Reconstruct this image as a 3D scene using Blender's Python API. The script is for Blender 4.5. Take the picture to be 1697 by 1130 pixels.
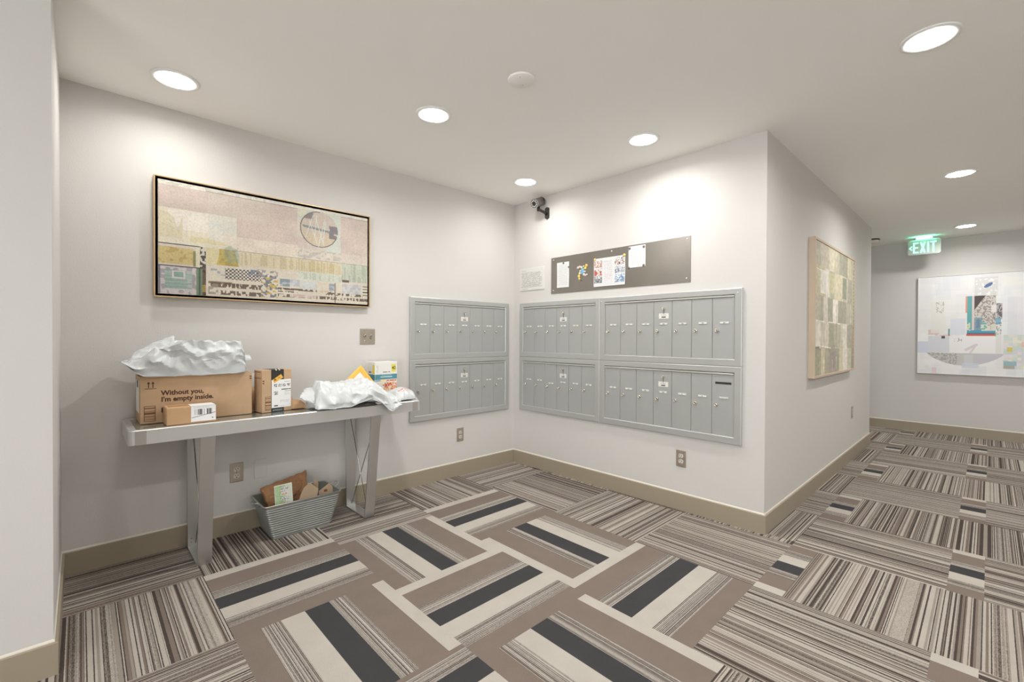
import bpy, bmesh, math, random
import numpy as np
from mathutils import Vector, Matrix, noise

# ------------------------------------------------------------------ clear
for o in list(bpy.data.objects): bpy.data.objects.remove(o)
S = bpy.context.scene
COL = S.collection
PI = math.pi

# ------------------------------------------------------------------ camera
cam = bpy.data.cameras.new('camera'); co = bpy.data.objects.new('camera', cam); COL.objects.link(co)
cam.sensor_width = 36.0; cam.lens = 751.96 / 1697 * 36.0; cam.clip_start = 0.02
YAW, PIT, ROL = 0.8109, -0.0084, 0.0043
fw = Vector((math.cos(YAW)*math.cos(PIT), math.sin(YAW)*math.cos(PIT), math.sin(PIT)))
rt = Vector((math.sin(YAW), -math.cos(YAW), 0)); up = rt.cross(fw)
r2 = rt*math.cos(ROL) + up*math.sin(ROL); u2 = -rt*math.sin(ROL) + up*math.cos(ROL)
M = Matrix((( r2.x, u2.x, -fw.x, -2.9995), (r2.y, u2.y, -fw.y, -3.1311), (r2.z, u2.z, -fw.z, 1.1864), (0,0,0,1)))
co.matrix_world = M
S.camera = co

# ------------------------------------------------------------------ world, exposure
w = bpy.data.worlds.new('world'); S.world = w; w.use_nodes = True
w.node_tree.nodes['Background'].inputs[0].default_value = (0.97, 0.99, 1.0, 1)
w.node_tree.nodes['Background'].inputs[1].default_value = 3.1
S.view_settings.view_transform = 'Standard'; S.view_settings.look = 'None'
S.view_settings.gamma = 1.0; S.view_settings.use_curve_mapping = False
S.view_settings.exposure = 0.66
LAMP_W = 6.5            # each recessed downlight
LAMP_COL = (1.0, 0.995, 0.98)

ZC = 2.44                # ceiling height
# recessed downlights: the seven in view and the unseen ones out of frame
LIGHTS_SEEN = [(-2.66,-0.375),(-1.553,-0.96),(-0.42,-1.612),(-0.398,-0.544),(-0.432,-2.948),(1.82,-2.966),(4.10,-2.94)]
LIGHTS_UNSEEN = [(-2.66,-2.95),(-.43,-4.7),(1.82,-4.7),(4.1,-4.7),(4.1,-.4)]  # first inferred from the table's shadow; the rest added to brighten the hall

# ------------------------------------------------------------------ helpers
def srgb(r, g, b):
    f = lambda c: (c/255/12.92 if c/255 <= .04045 else ((c/255+.055)/1.055)**2.4)
    return (f(r), f(g), f(b), 1.0)

def mat(name, col, rough=.6, metal=0.0, bump=0, bscale=200, var=0, vscale=8, emit=None, estr=0, coat=0, spec=None, aniso=None):
    m = bpy.data.materials.new(name); m.use_nodes = True
    nt = m.node_tree; N = nt.nodes; L = nt.links
    b = N['Principled BSDF']
    c = col if len(col) == 4 else (*col, 1)
    b.inputs['Base Color'].default_value = c
    b.inputs['Roughness'].default_value = rough
    b.inputs['Metallic'].default_value = metal
    if spec is not None: b.inputs['Specular IOR Level'].default_value = spec
    if coat: b.inputs['Coat Weight'].default_value = coat
    tc = N.new('ShaderNodeTexCoord')
    if var:
        nz = N.new('ShaderNodeTexNoise'); nz.inputs['Scale'].default_value = vscale; nz.inputs['Detail'].default_value = 4
        mp = N.new('ShaderNodeMapRange'); mp.inputs['To Min'].default_value = 1-var; mp.inputs['To Max'].default_value = 1+var
        mp.inputs['From Min'].default_value = .3; mp.inputs['From Max'].default_value = .7
        hs = N.new('ShaderNodeHueSaturation'); hs.inputs['Color'].default_value = c
        L.new(tc.outputs['Object'], nz.inputs['Vector']); L.new(nz.outputs['Fac'], mp.inputs['Value'])
        L.new(mp.outputs[0], hs.inputs['Value']); L.new(hs.outputs[0], b.inputs['Base Color'])
    if bump:
        nb = N.new('ShaderNodeTexNoise'); nb.inputs['Scale'].default_value = bscale; nb.inputs['Detail'].default_value = 2
        bp = N.new('ShaderNodeBump'); bp.inputs['Strength'].default_value = bump; bp.inputs['Distance'].default_value = .002
        if aniso:
            mg = N.new('ShaderNodeMapping'); mg.inputs['Scale'].default_value = aniso
            L.new(tc.outputs['Object'], mg.inputs['Vector']); L.new(mg.outputs[0], nb.inputs['Vector'])
        else: L.new(tc.outputs['Object'], nb.inputs['Vector'])
        L.new(nb.outputs['Fac'], bp.inputs['Height']); L.new(bp.outputs[0], b.inputs['Normal'])
    if emit:
        b.inputs['Emission Color'].default_value = (*emit[:3], 1); b.inputs['Emission Strength'].default_value = estr
    return m

def attr_mat(name, rough=.8, bump=.3, bscale=250, attr='Col'):
    m = mat(name, (1,1,1), rough, bump=bump, bscale=bscale)
    N = m.node_tree.nodes; a = N.new('ShaderNodeAttribute'); a.attribute_name = attr
    m.node_tree.links.new(a.outputs['Color'], N['Principled BSDF'].inputs['Base Color'])
    return m

M_ = {}
M_['wall'] = mat('wall_paint', srgb(209,206,202), .75, bump=.35, bscale=170, spec=.3)
M_['ceil'] = mat('ceiling_paint', srgb(249,248,244), .85, bump=.08, bscale=120, spec=.2)
M_['base'] = mat('baseboard_paint', srgb(158,147,128), .38)
M_['caulk'] = mat('caulk', srgb(226,219,205), .6)
M_['alu'] = mat('brushed_aluminium', srgb(200,200,198), .36, .9, bump=.15, bscale=60, aniso=(1,1,14))
M_['aluh'] = mat('brushed_aluminium_rail', srgb(214,214,212), .38, .75, bump=.1, bscale=60, aniso=(1,1,14))
M_['cap'] = mat('corner_cap', srgb(178,174,170), .45, .6)
M_['glass'] = mat('dark_glass', srgb(120,126,118), .08, 0.0, coat=.6, spec=.8)
M_['chrome'] = mat('chrome', srgb(190,188,184), .2, 1.0)
M_['mail'] = mat('mailbox_grey', srgb(176,177,175), .42, .3, bump=.05, bscale=40, aniso=(1,1,12))
M_['mailf'] = mat('mailbox_frame', srgb(184,185,182), .38, .4)
M_['rail'] = mat('mailbox_rail', srgb(215,214,208), .3, .6)
M_['brass'] = mat('nickel_lock', srgb(222,214,200), .22, .9)
M_['black'] = mat('black', (.012,.011,.010), .7)
M_['seam'] = mat('seam_dark', srgb(70,70,68), .8)
M_['white'] = mat('white_plate', srgb(226,224,218), .5)
M_['paper'] = mat('paper', srgb(240,240,238), .8)
M_['ink'] = mat('ink', srgb(60,58,60), .8)
M_['inkg'] = mat('grey_ink', srgb(150,150,150), .8)
M_['kraft'] = mat('kraft_card', srgb(194,162,128), .75, var=.05, vscale=12, bump=.1, bscale=120)
M_['kraft2'] = mat('kraft_card_small', srgb(198,160,120), .7, var=.05, vscale=14, bump=.1, bscale=120)
M_['tape'] = mat('kraft_tape', srgb(190,146,98), .25)
M_['print'] = mat('dark_brown_print', srgb(66,38,24), .7)
M_['bprint'] = mat('box_barcode_print', srgb(122,82,58), .7)
M_['poly'] = mat('poly_film', srgb(206,209,210), .34, spec=.55, bump=.12, bscale=30)
M_['kpaper'] = mat('kraft_paper', srgb(166,122,84), .6, var=.12, vscale=18)
M_['yellow'] = mat('yellow_envelope', srgb(240,188,84), .6, var=.03)
M_['galv'] = mat('galvanised', srgb(150,152,148), .40, .5, var=.06, vscale=20)
M_['galvd'] = mat('galvanised_wire', srgb(205,205,200), .3, .9)
M_['steel'] = mat('board_steel', srgb(152,147,140), .34, .9, var=.08, vscale=3, bump=.06, bscale=40, aniso=(1,1,10))
M_['splate'] = mat('stainless_plate', srgb(186,176,162), .36, .75, bump=.05, bscale=50, aniso=(1,1,10))
M_['recep'] = mat('receptacle', srgb(205,200,190), .4)
M_['gold'] = mat('gold_frame', srgb(206,178,136), .4, .4)
M_['fdark'] = mat('dark_frame', srgb(52,38,26), .5)
M_['wood'] = mat('pale_wood_frame', srgb(200,180,158), .5, var=.04, vscale=6)
M_['cam'] = mat('camera_metal', srgb(120,114,108), .35, .7)
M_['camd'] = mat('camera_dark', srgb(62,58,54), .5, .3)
M_['trim'] = mat('light_trim', srgb(240,240,238), .5)
M_['lens'] = mat('light_lens', (1,1,1), .5, emit=(1,.97,.92), estr=22)
M_['exitb'] = mat('exit_housing', srgb(188,196,190), .4)
M_['exitg'] = mat('exit_letters', (.1,.4,.3), .5, emit=(.38,1.0,.70), estr=1.1)
M_['raster'] = attr_mat('printed_surface', .7, .1, 200)
M_['canvas'] = attr_mat('painted_canvas', .65, .6, 260)
M_['gloss'] = attr_mat('glossy_canvas', .35, .15, 200)

def obj(name, data, mats, parent=None, smooth=False):
    if isinstance(data, bmesh.types.BMesh):
        me = bpy.data.meshes.new(name); data.normal_update(); data.to_mesh(me); data.free()
    else: me = data
    for m in (mats if isinstance(mats, (list, tuple)) else [mats]): me.materials.append(m)
    if smooth:
        for p in me.polygons: p.use_smooth = True
    o = bpy.data.objects.new(name, me); COL.objects.link(o)
    if parent: o.parent = parent
    return o

def tag(o, label, cat, group=None):
    o['label'] = label; o['category'] = cat
    if group: o['group'] = group
    return o

def struct(o): o['kind'] = 'structure'; return o

def thing(name, label, cat, loc=(0,0,0), rz=0, group=None):
    o = bpy.data.objects.new(name, None); COL.objects.link(o); o.empty_display_size = .05
    o.location = loc; o.rotation_euler = (0,0,rz)
    return tag(o, label, cat, group)

def box(bm, x0, x1, y0, y1, z0, z1, mi=0, bev=0, seg=2):
    vs = [bm.verts.new((x, y, z)) for x in (x0,x1) for y in (y0,y1) for z in (z0,z1)]
    fs = []
    for q in ((0,1,3,2),(4,6,7,5),(0,4,5,1),(2,3,7,6),(0,2,6,4),(1,5,7,3)):
        f = bm.faces.new([vs[i] for i in q]); f.material_index = mi; fs.append(f)
    if bev:
        es = list({e for f in fs for e in f.edges})
        r = bmesh.ops.bevel(bm, geom=es, offset=bev, segments=seg, affect='EDGES', profile=.5)
        for f in r['faces']: f.material_index = mi
    return vs

def quad(bm, pts, mi=0):
    f = bm.faces.new([bm.verts.new(p) for p in pts]); f.material_index = mi; return f

def prism(bm, poly, y0, y1, mi=0, axis='y'):
    """extrude an outline given in (x,z) between y0 and y1 (or (x,y) between z0,z1 if axis='z')"""
    f3 = (lambda a, b, d: (a, d, b)) if axis == 'y' else (lambda a, b, d: (a, b, d))
    A = [bm.verts.new(f3(a, b, y0)) for a, b in poly]; B = [bm.verts.new(f3(a, b, y1)) for a, b in poly]
    n = len(poly)
    fs = [bm.faces.new(A), bm.faces.new(B[::-1])]
    for i in range(n): fs.append(bm.faces.new((A[i], B[i], B[(i+1) % n], A[(i+1) % n])))
    for f in fs: f.material_index = mi
    bmesh.ops.recalc_face_normals(bm, faces=fs)

def cyl(bm, p0, p1, r, n=16, mi=0, r1=None, cap=True):
    p0 = Vector(p0); p1 = Vector(p1); d = (p1-p0).normalized(); r1 = r if r1 is None else r1
    a = d.orthogonal().normalized(); b = d.cross(a)
    A = []; B = []
    for i in range(n):
        t = 2*PI*i/n; v = a*math.cos(t)+b*math.sin(t)
        A.append(bm.verts.new(p0+v*r)); B.append(bm.verts.new(p1+v*r1))
    for i in range(n):
        f = bm.faces.new((A[i], A[(i+1)%n], B[(i+1)%n], B[i])); f.material_index = mi; f.smooth = True
    if cap:
        for q in (A[::-1], B): bm.faces.new(q).material_index = mi

def tube(bm, pts, r, n=8, mi=0):
    pts = [Vector(p) for p in pts]; rings = []
    a = None
    for i, p in enumerate(pts):
        d = (pts[min(i+1, len(pts)-1)] - pts[max(i-1, 0)]).normalized()
        a = d.orthogonal().normalized() if a is None else (a - d*a.dot(d)).normalized()
        b = d.cross(a)
        rings.append([bm.verts.new(p + (a*math.cos(2*PI*k/n)+b*math.sin(2*PI*k/n))*r) for k in range(n)])
    for A, B in zip(rings, rings[1:]):
        for k in range(n):
            f = bm.faces.new((A[k], A[(k+1)%n], B[(k+1)%n], B[k])); f.material_index = mi; f.smooth = True
    bm.faces.new(rings[0][::-1]).material_index = mi; bm.faces.new(rings[-1]).material_index = mi

def lathe(bm, prof, n=32, c=(0,0,0), axis='z', mi=0):
    """profile [(r, h)]"""
    rings = []
    for r, h in prof:
        ring = []
        for k in range(n):
            t = 2*PI*k/n; x, y = r*math.cos(t), r*math.sin(t)
            p = (c[0]+x, c[1]+y, c[2]+h) if axis == 'z' else (c[0]+x, c[1]-h, c[2]+y)
            ring.append(bm.verts.new(p))
        rings.append(ring)
    fs = []
    for A, B in zip(rings, rings[1:]):
        for k in range(n):
            f = bm.faces.new((A[k], A[(k+1)%n], B[(k+1)%n], B[k])); f.material_index = mi; f.smooth = True; fs.append(f)
    for q in (rings[0], rings[-1]):
        if (q[0].co-q[n//2].co).length > 1e-4:
            f = bm.faces.new(q); f.material_index = mi; fs.append(f)
    bmesh.ops.recalc_face_normals(bm, faces=fs)

_tc = {}
def text(bm, s, size, x, z, y, mi=0, depth=.0006, bold=0, align='CENTER', flip=None, rot=0, sx=1):
    """lettering standing in the x-z plane, facing -y"""
    key = (s, align, bold)
    if key not in _tc:
        cu = bpy.data.curves.new('t', 'FONT'); cu.body = s; cu.size = 1; cu.align_x = align; cu.offset = bold; cu.resolution_u = 3
        to = bpy.data.objects.new('t', cu); COL.objects.link(to)
        bpy.context.view_layer.update()
        me = bpy.data.meshes.new_from_object(to)
        _tc[key] = ([v.co.copy() for v in me.vertices], [tuple(p.vertices) for p in me.polygons])
        bpy.data.objects.remove(to); bpy.data.curves.remove(cu); bpy.data.meshes.remove(me)
    V, F = _tc[key]
    c, sn = math.cos(rot), math.sin(rot)
    vs = []
    for v in V:
        a, b = v.x*size*sx, v.y*size
        vs.append(bm.verts.new((x+a*c-b*sn, y-depth, z+a*sn+b*c)))
    for f in F:
        try: bm.faces.new([vs[i] for i in f]).material_index = mi
        except ValueError: pass

def raster(name, w, h, nx, ny, fn, material, parent=None, y=0, thick=0, fmap=None):
    """flat picture in the local x-z plane facing -y, x 0..w, z 0..h; fn(U,V)->(ny,nx,3) srgb 0..255"""
    U, V = np.meshgrid((np.arange(nx)+.5)/nx, (np.arange(ny)+.5)/ny)
    rgb = np.clip(fn(U, V), 0, 255)/255.0
    lin = np.where(rgb <= .04045, rgb/12.92, ((rgb+.055)/1.055)**2.4).reshape(-1, 3)
    xs = np.linspace(0, w, nx+1); zs = np.linspace(0, h, ny+1)
    X, Z = np.meshgrid(xs, zs); Y = np.full_like(X, y)
    if fmap is not None: X, Y, Z = fmap(X, Z, Y)
    verts = np.stack([X.ravel(), Y.ravel(), Z.ravel()], 1)
    i = np.arange(nx*ny); r = i//nx; c = i % nx; b = r*(nx+1)+c
    faces = np.stack([b, b+1, b+nx+2, b+nx+1], 1)
    me = bpy.data.meshes.new(name)
    me.vertices.add(len(verts)); me.vertices.foreach_set('co', verts.ravel().astype(np.float32))
    me.loops.add(4*len(faces)); me.loops.foreach_set('vertex_index', faces.ravel().astype(np.int32))
    me.polygons.add(len(faces)); me.polygons.foreach_set('loop_start', (np.arange(len(faces))*4).astype(np.int32))
    me.update(calc_edges=True)
    a = me.attributes.new('Col', 'FLOAT_COLOR', 'FACE')
    a.data.foreach_set('color', np.concatenate([lin, np.ones((len(lin), 1))], 1).ravel().astype(np.float32))
    return obj(name, me, material, parent)

# numpy picture tools
def vnoise(U, V, fx, fy, seed):
    """smooth value noise"""
    rng = np.random.RandomState(seed)
    g = rng.rand(int(fy)+3, int(fx)+3)
    x = U*fx; y = V*fy; xi = x.astype(int); yi = y.astype(int); xf = x-xi; yf = y-yi
    xf = xf*xf*(3-2*xf); yf = yf*yf*(3-2*yf)
    return (g[yi, xi]*(1-xf)+g[yi, xi+1]*xf)*(1-yf)+(g[yi+1, xi]*(1-xf)+g[yi+1, xi+1]*xf)*yf
def rgbf(c, U): return np.ones(U.shape+(3,))*np.array(c, float)
def put(A, mask, c, a=1.0):
    m = (mask.astype(float)*a)[..., None]
    A[:] = A*(1-m) + np.array(c, float)*m
def rect(U, V, x0, x1, y0, y1): return (U >= x0) & (U < x1) & (V >= y0) & (V < y1)
def line(U, V, x0, y0, x1, y1, wd, asp=1.0):
    dx, dy = (x1-x0)*asp, y1-y0; L2 = dx*dx+dy*dy
    t = np.clip(((U-x0)*asp*dx+(V-y0)*dy)/L2, 0, 1)
    return np.hypot((U-x0)*asp-t*dx, (V-y0)-t*dy) < wd

# ------------------------------------------------------------------ carpet
def carpet_mats():
    out = []
    LIGHT, BROWN, BLACK = srgb(187,180,170), srgb(128,115,106), srgb(68,67,68)
    for kind in ('striped', 'banded'):
        m = bpy.data.materials.new('carpet_'+kind); m.use_nodes = True
        nt = m.node_tree; N = nt.nodes; L = nt.links; b = N['Principled BSDF']
        b.inputs['Roughness'].default_value = .95; b.inputs['Specular IOR Level'].default_value = .1
        uv = N.new('ShaderNodeUVMap'); uv.uv_map = 'tile'
        sep = N.new('ShaderNodeSeparateXYZ'); L.new(uv.outputs[0], sep.inputs[0])
        at = N.new('ShaderNodeAttribute'); at.attribute_name = 'seed'
        def math_(op, a, c=None, v=None):
            n = N.new('ShaderNodeMath'); n.operation = op
            for i, q in enumerate((a, c)):
                if q is None: continue
                if isinstance(q, (int, float)): n.inputs[i].default_value = q
                else: L.new(q, n.inputs[i])
            return n.outputs[0]
        def noise_(vec, scale, detail, rough=.5, dims='3D', w=None):
            n = N.new('ShaderNodeTexNoise'); n.noise_dimensions = dims
            n.inputs['Scale'].default_value = scale; n.inputs['Detail'].default_value = detail; n.inputs['Roughness'].default_value = rough
            if vec is not None: L.new(vec, n.inputs['Vector'])
            if w is not None: L.new(w, n.inputs['W'])
            return n.outputs['Fac']
        def ramp(fac, stops, interp='CONSTANT'):
            n = N.new('ShaderNodeValToRGB'); n.color_ramp.interpolation = interp
            e = n.color_ramp.elements
            while len(e) > 1: e.remove(e[-1])
            e[0].position = stops[0][0]; e[0].color = stops[0][1]
            for p, c in stops[1:]:
                k = e.new(p); k.color = c
            L.new(fac, n.inputs[0]); return n.outputs[0]
        def mix(f, a, c, typ='MIX'):
            n = N.new('ShaderNodeMix'); n.data_type = 'RGBA'; n.blend_type = typ
            if isinstance(f, float): n.inputs['Factor'].default_value = f
            else: L.new(f, n.inputs['Factor'])
            for i, q in ((6, a), (7, c)):
                if isinstance(q, tuple): n.inputs[i].default_value = q
                else: L.new(q, n.inputs[i])
            return n.outputs[2]
        s = sep.outputs[0]; t = sep.outputs[1]
        # yarn speckle along the stripes
        cmb = N.new('ShaderNodeCombineXYZ'); L.new(math_('MULTIPLY', s, 260.0), cmb.inputs[0]); L.new(math_('MULTIPLY', t, 90.0), cmb.inputs[1])
        L.new(at.outputs['Fac'], cmb.inputs[2])
        yarn = noise_(cmb.outputs[0], 1.0, 1.0)
        # thin stripe signal, jittered a little by the yarn so edges look tufted
        sj = math_('ADD', s, math_('MULTIPLY', math_('SUBTRACT', yarn, .5), .004))
        wv = math_('ADD', math_('MULTIPLY', sj, 1.0), math_('MULTIPLY', at.outputs['Fac'], 13.7))
        if kind == 'striped':
            def white(v_):
                n = N.new('ShaderNodeTexWhiteNoise'); n.noise_dimensions = '1D'; L.new(v_, n.inputs['W']); return n.outputs['Value']
            seed_ = math_('MULTIPLY', at.outputs['Fac'], 71.0)
            fine = white(math_('ADD', math_('FLOOR', math_('MULTIPLY', sj, 165.0)), seed_))
            wide = white(math_('ADD', math_('FLOOR', math_('MULTIPLY', sj, 76.0)), math_('ADD', seed_, 500.0)))
            pick = white(math_('ADD', math_('FLOOR', math_('MULTIPLY', sj, 76.0)), math_('ADD', seed_, 900.0)))
            selw = math_('GREATER_THAN', pick, .72)
            n1 = math_('ADD', math_('MULTIPLY', fine, math_('SUBTRACT', 1.0, selw)), math_('MULTIPLY', wide, selw))
            D, T, K, G = srgb(78,69,64), srgb(126,113,104), srgb(178,170,160), srgb(150,141,131)
            c1 = ramp(n1, [(0, D), (.28, T), (.46, K), (.80, G)])
            # speckled zones where yarns of two colours alternate
            n2 = noise_(None, 7.0, 1.0, .5, '1D', math_('ADD', wv, 31.0))
            zone = ramp(n2, [(0, (0,0,0,1)), (.60, (.6,.6,.6,1))])
            n3 = ramp(yarn, [(0, srgb(92,83,77)), (.50, srgb(170,161,150))])
            col = mix(zone, c1, mix(.45, n3, c1))
        else:
            tw = .012
            LW = noise_(None, 92.0, 1.0, .6, '1D', wv)
            SL = ramp(LW, [(0, srgb(96,88,82)), (.435, LIGHT), (.50, srgb(120,110,102)), (.53, LIGHT), (.60, srgb(96,88,82))])
            a = ramp(s, [(0, LIGHT), (.09, BROWN), (.30, (0,0,0,1)), (.415, BLACK), (.58, LIGHT), (.73, (0,0,0,1)), (.855, BROWN)])
            mk = ramp(s, [(0, (0,0,0,1)), (.30, (1,1,1,1)), (.415, (0,0,0,1)), (.73, (1,1,1,1)), (.855, (0,0,0,1))])
            col = mix(mk, a, SL)
        geo = N.new('ShaderNodeNewGeometry')
        fn = noise_(geo.outputs['Position'], 520.0, 2.0)
        big = noise_(geo.outputs['Position'], 9.0, 3.0)
        mr = N.new('ShaderNodeMapRange'); L.new(fn, mr.inputs['Value']); mr.inputs['From Min'].default_value = .3; mr.inputs['From Max'].default_value = .7
        mr.inputs['To Min'].default_value = .80; mr.inputs['To Max'].default_value = 1.2
        mr2 = N.new('ShaderNodeMapRange'); L.new(big, mr2.inputs['Value']); mr2.inputs['To Min'].default_value = .9; mr2.inputs['To Max'].default_value = 1.1
        vm = N.new('ShaderNodeVectorMath'); vm.operation = 'SCALE'; L.new(col, vm.inputs[0]); L.new(math_('MULTIPLY', mr.outputs[0], mr2.outputs[0]), vm.inputs['Scale'])
        L.new(vm.outputs[0], b.inputs['Base Color'])
        bp = N.new('ShaderNodeBump'); bp.inputs['Strength'].default_value = .6; bp.inputs['Distance'].default_value = .003
        L.new(math_('ADD', fn, yarn), bp.inputs['Height']); L.new(bp.outputs[0], b.inputs['Normal'])
        out.append(m)
    return out

XL = {-4:-4.44,-3:-3.815,-2:-3.19,-1:-2.565,0:-1.935,1:-1.31,2:-.665,3:-.037,4:.575,5:1.195,6:1.815,7:2.465,8:3.13,9:3.68,10:4.345,11:4.79}
TILES = []   # x0,x1,y0,y1,kind('s'/'b'),dir('x'/'y' = stripes run along), uv flip, cut start
def T(i, y0, y1, k, d, flip=0, s0=0., s1=1.): TILES.append((XL[i-1], XL[i], y0, y1, k, d, flip, s0, s1))
# column numbers refer to the right-hand grid line
# stripes along the wall, i = -1..3
T(-1, -.465, .02, 's', 'x'); T(-1, -1.105, -.465, 's', 'y'); T(-1, -1.735, -1.105, 's', 'x'); T(-1, -2.36, -1.735, 's', 'y'); T(-1,-2.99,-2.36,'s','x'); T(-1,-3.62,-2.99,'s','y'); T(-1,-5.7,-3.62,'s','x')
T(0, -.472, .02, 's', 'y'); T(0, -1.105, -.472, 'b', 'x', 1); T(0, -1.735, -1.105, 'b', 'y', 1)
T(0, -2.06, -1.735, 'b', 'x', 1, .26, .80); T(0, -2.36, -2.06, 's', 'y'); T(0, -2.99, -2.36, 's', 'x'); T(0,-3.62,-2.99,'s','y'); T(0,-5.7,-3.62,'s','x')
T(1, -.595, .02, 's', 'x'); T(1, -1.225, -.595, 'b', 'y', 1); T(1, -1.853, -1.225, 'b', 'x', 1); T(1, -2.478, -1.853, 'b', 'y', 1)
T(1, -3.11, -2.478, 's', 'x'); T(1, -3.74, -3.11, 's', 'y'); T(1,-5.7,-3.74,'s','x')
T(2, -.478, .02, 's', 'y'); T(2, -1.10, -.478, 'b', 'x', 1); T(2, -1.73, -1.10, 'b', 'y', 0); T(2, -2.36, -1.73, 'b', 'x', 1)
T(2, -2.99, -2.36, 's', 'y'); T(2, -3.115, -2.99, 'b', 'y', 1)
T(3, -.43, .02, 's', 'x'); T(3, -1.10, -.43, 's', 'y'); T(3, -1.725, -1.10, 's', 'x'); T(3, -2.36, -1.725, 's', 'y')
T(3, -2.485, -2.36, 'b', 'y', 0); T(3, -3.115, -2.485, 's', 'x')
# narrow off-cut along the mailbox wall
TILES.append((-.037, .02, -1.10, -.36, 's', 'x', 0, 0, 1)); TILES.append((-.037, .02, -2.36, -1.72, 's', 'x', 0, 0, 1)); TILES.append((-.037,.02,-1.72,-1.10,'s','y',0,0,.1)); TILES.append((-.037,.02,-.36,.02,'s','x',0,0,.1))
# hallway
for i in range(4, 12):
    x0 = XL[i-1] if i > 4 else -.037
    top = -2.19 if i < 9 else 1.6
    if i % 2 == 0:
        segs = [(-2.36, -2.19, 's', 'x'), (-3.0, -2.36, 's', 'y'), (-3.125, -3.0, 'b', 'y')]
    else:
        segs = [(-2.36, -2.19, 's', 'y'), (-2.492, -2.36, 'b', 'y'), (-3.125, -2.492, 's', 'x')]
    if i == 4: TILES.append((.02, .575, -2.36, -2.19, 's', 'x', 0, 0, 1)); segs = segs[1:]
    for (a, b_, k, d) in segs: TILES.append((x0, XL[i], a, b_, k, d, 1, 0, 1))
    if i >= 9:
        yy = -2.19; j = i
        while yy < 1.5:
            TILES.append((x0, XL[i], yy, yy+.63, 's', 'xy'[j % 2], 0, 0, 1)); yy += .63; j += 1
for i in range(2, 12):
    y = -3.125 if i > 3 else -3.115
    for j in range(3):
        y1 = y-.625 if j < 2 else -5.7
        TILES.append((XL[i-1], XL[i], y1, y, 's', 'xy'[(i+j+1) % 2], 0, 0, 1)); y = y1
# west of the pillar
for i in range(-4, -2):
    y = -.86
    for j in range(7):
        y1 = y-.63 if j < 6 else -5.7
        x0 = XL[i] if i > -4 else -5.6
        TILES.append((x0, XL[i+1], y1, y, 's', 'xy'[(i+j) % 2], 0, 0, 1)); y = y1

def build_floor():
    bm = bmesh.new(); uvl = bm.loops.layers.uv.new('tile'); seeds = []
    random.seed(5)
    for (x0, x1, y0, y1, k, d, fl, s0, s1) in TILES:
        vs = [bm.verts.new(p) for p in ((x0,y0,0),(x1,y0,0),(x1,y1,0),(x0,y1,0))]
        f = bm.faces.new(vs); f.material_index = 2 if x1 < -4.3 else (0 if k == 's' else 1)
        for lp, (a, b_) in zip(f.loops, ((0,0),(1,0),(1,1),(0,1))):
            if d == 'x': s, t = b_, a*(x1-x0)/.625
            else: s, t = a, b_*(y1-y0)/.625
            if k == 's': s = s*((y1-y0) if d == 'x' else (x1-x0))/.625
            if fl: s = 1-s
            s = s0+(s1-s0)*s
            lp[uvl].uv = (s, t)
        seeds.append(random.random()*10)
    me = bpy.data.meshes.new('floor'); bm.to_mesh(me); bm.free()
    at = me.attributes.new('seed', 'FLOAT', 'FACE'); at.data.foreach_set('value', seeds)
    o = obj('floor', me, carpet_mats()+[mat('bounce_floor', srgb(190,186,178), .5)]); struct(o)  # last slot: unseen pale floor added to bounce light onto the ceiling
build_floor()

# ------------------------------------------------------------------ room shell
BW = -2.1993; HE = 3.4951; FX = 4.79; PX = -3.0715; PY = -.883
def wallbox(name, *a):
    bm = bmesh.new(); box(bm, *a); return struct(obj(name, bm, M_['wall']))
wallbox('wall_left', PX-.02, 0.0, 0.0, .15, 0, ZC)
wallbox('wall_right', 0.0, HE, BW, 1.6, 0, ZC)
wallbox('wall_far', FX, FX+.15, -5.7, 1.7, 0, ZC)
wallbox('wall_pillar', -5.6, PX, PY, .15, 0, ZC)
wallbox('wall_back', -5.6, FX+.15, -5.75, -5.6, 0, ZC)
wallbox('wall_west', -5.75, -5.6, -2.4, .15, 0, ZC)
wallbox('wall_passage', HE, FX, 1.6, 1.75, 0, ZC)
bm = bmesh.new(); box(bm, -5.75, FX+.15, -5.75, 1.75, ZC, ZC+.12); struct(obj('ceiling', bm, M_['ceil']))

def baseboard(name, pts, closed=False):
    """pts: plan polyline on the wall line, room to the LEFT of travel"""
    t, h = .012, .114
    n = len(pts); P = [Vector(p) for p in pts]
    offs = []
    for i in range(n):
        d1 = (P[i]-P[i-1]).normalized() if i > 0 else None
        d2 = (P[i+1]-P[i]).normalized() if i < n-1 else None
        ns = [Vector((-d.y, d.x)) for d in (d1, d2) if d is not None]
        v = ns[0] if len(ns) == 1 else (ns[0]+ns[1])/(1+ns[0].dot(ns[1]))
        offs.append(v)
    bm = bmesh.new()
    def ring(i, o, z): q = P[i]+offs[i]*o; return bm.verts.new((q.x, q.y, z))
    prof = [(0,0,0),(t,0,0),(t,h-.002,0),(t-.002,h,0),(.0035,h,0),(.003,h+.005,1),(0,h+.009,1)]
    R = [[ring(i, o, z) for o, z, _ in prof] for i in range(n)]
    for i in range(n-1):
        for k in range(len(prof)-1):
            f = bm.faces.new((R[i][k], R[i+1][k], R[i+1][k+1], R[i][k+1])); f.material_index = prof[k+1][2]
    for q in (R[0], R[-1]): bm.faces.new(q)
    bmesh.ops.recalc_face_normals(bm, faces=bm.faces[:])
    return struct(obj(name, bm, [M_['base'], M_['caulk']]))
# room is to the left when walking the polyline in this order
baseboard('baseboard_left', [(HE,1.59),(HE,BW),(0,BW),(0,0),(PX,0),(PX,PY),(-5.59,PY)])
baseboard('baseboard_far', [(FX,-5.59),(FX,1.59)])

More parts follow.
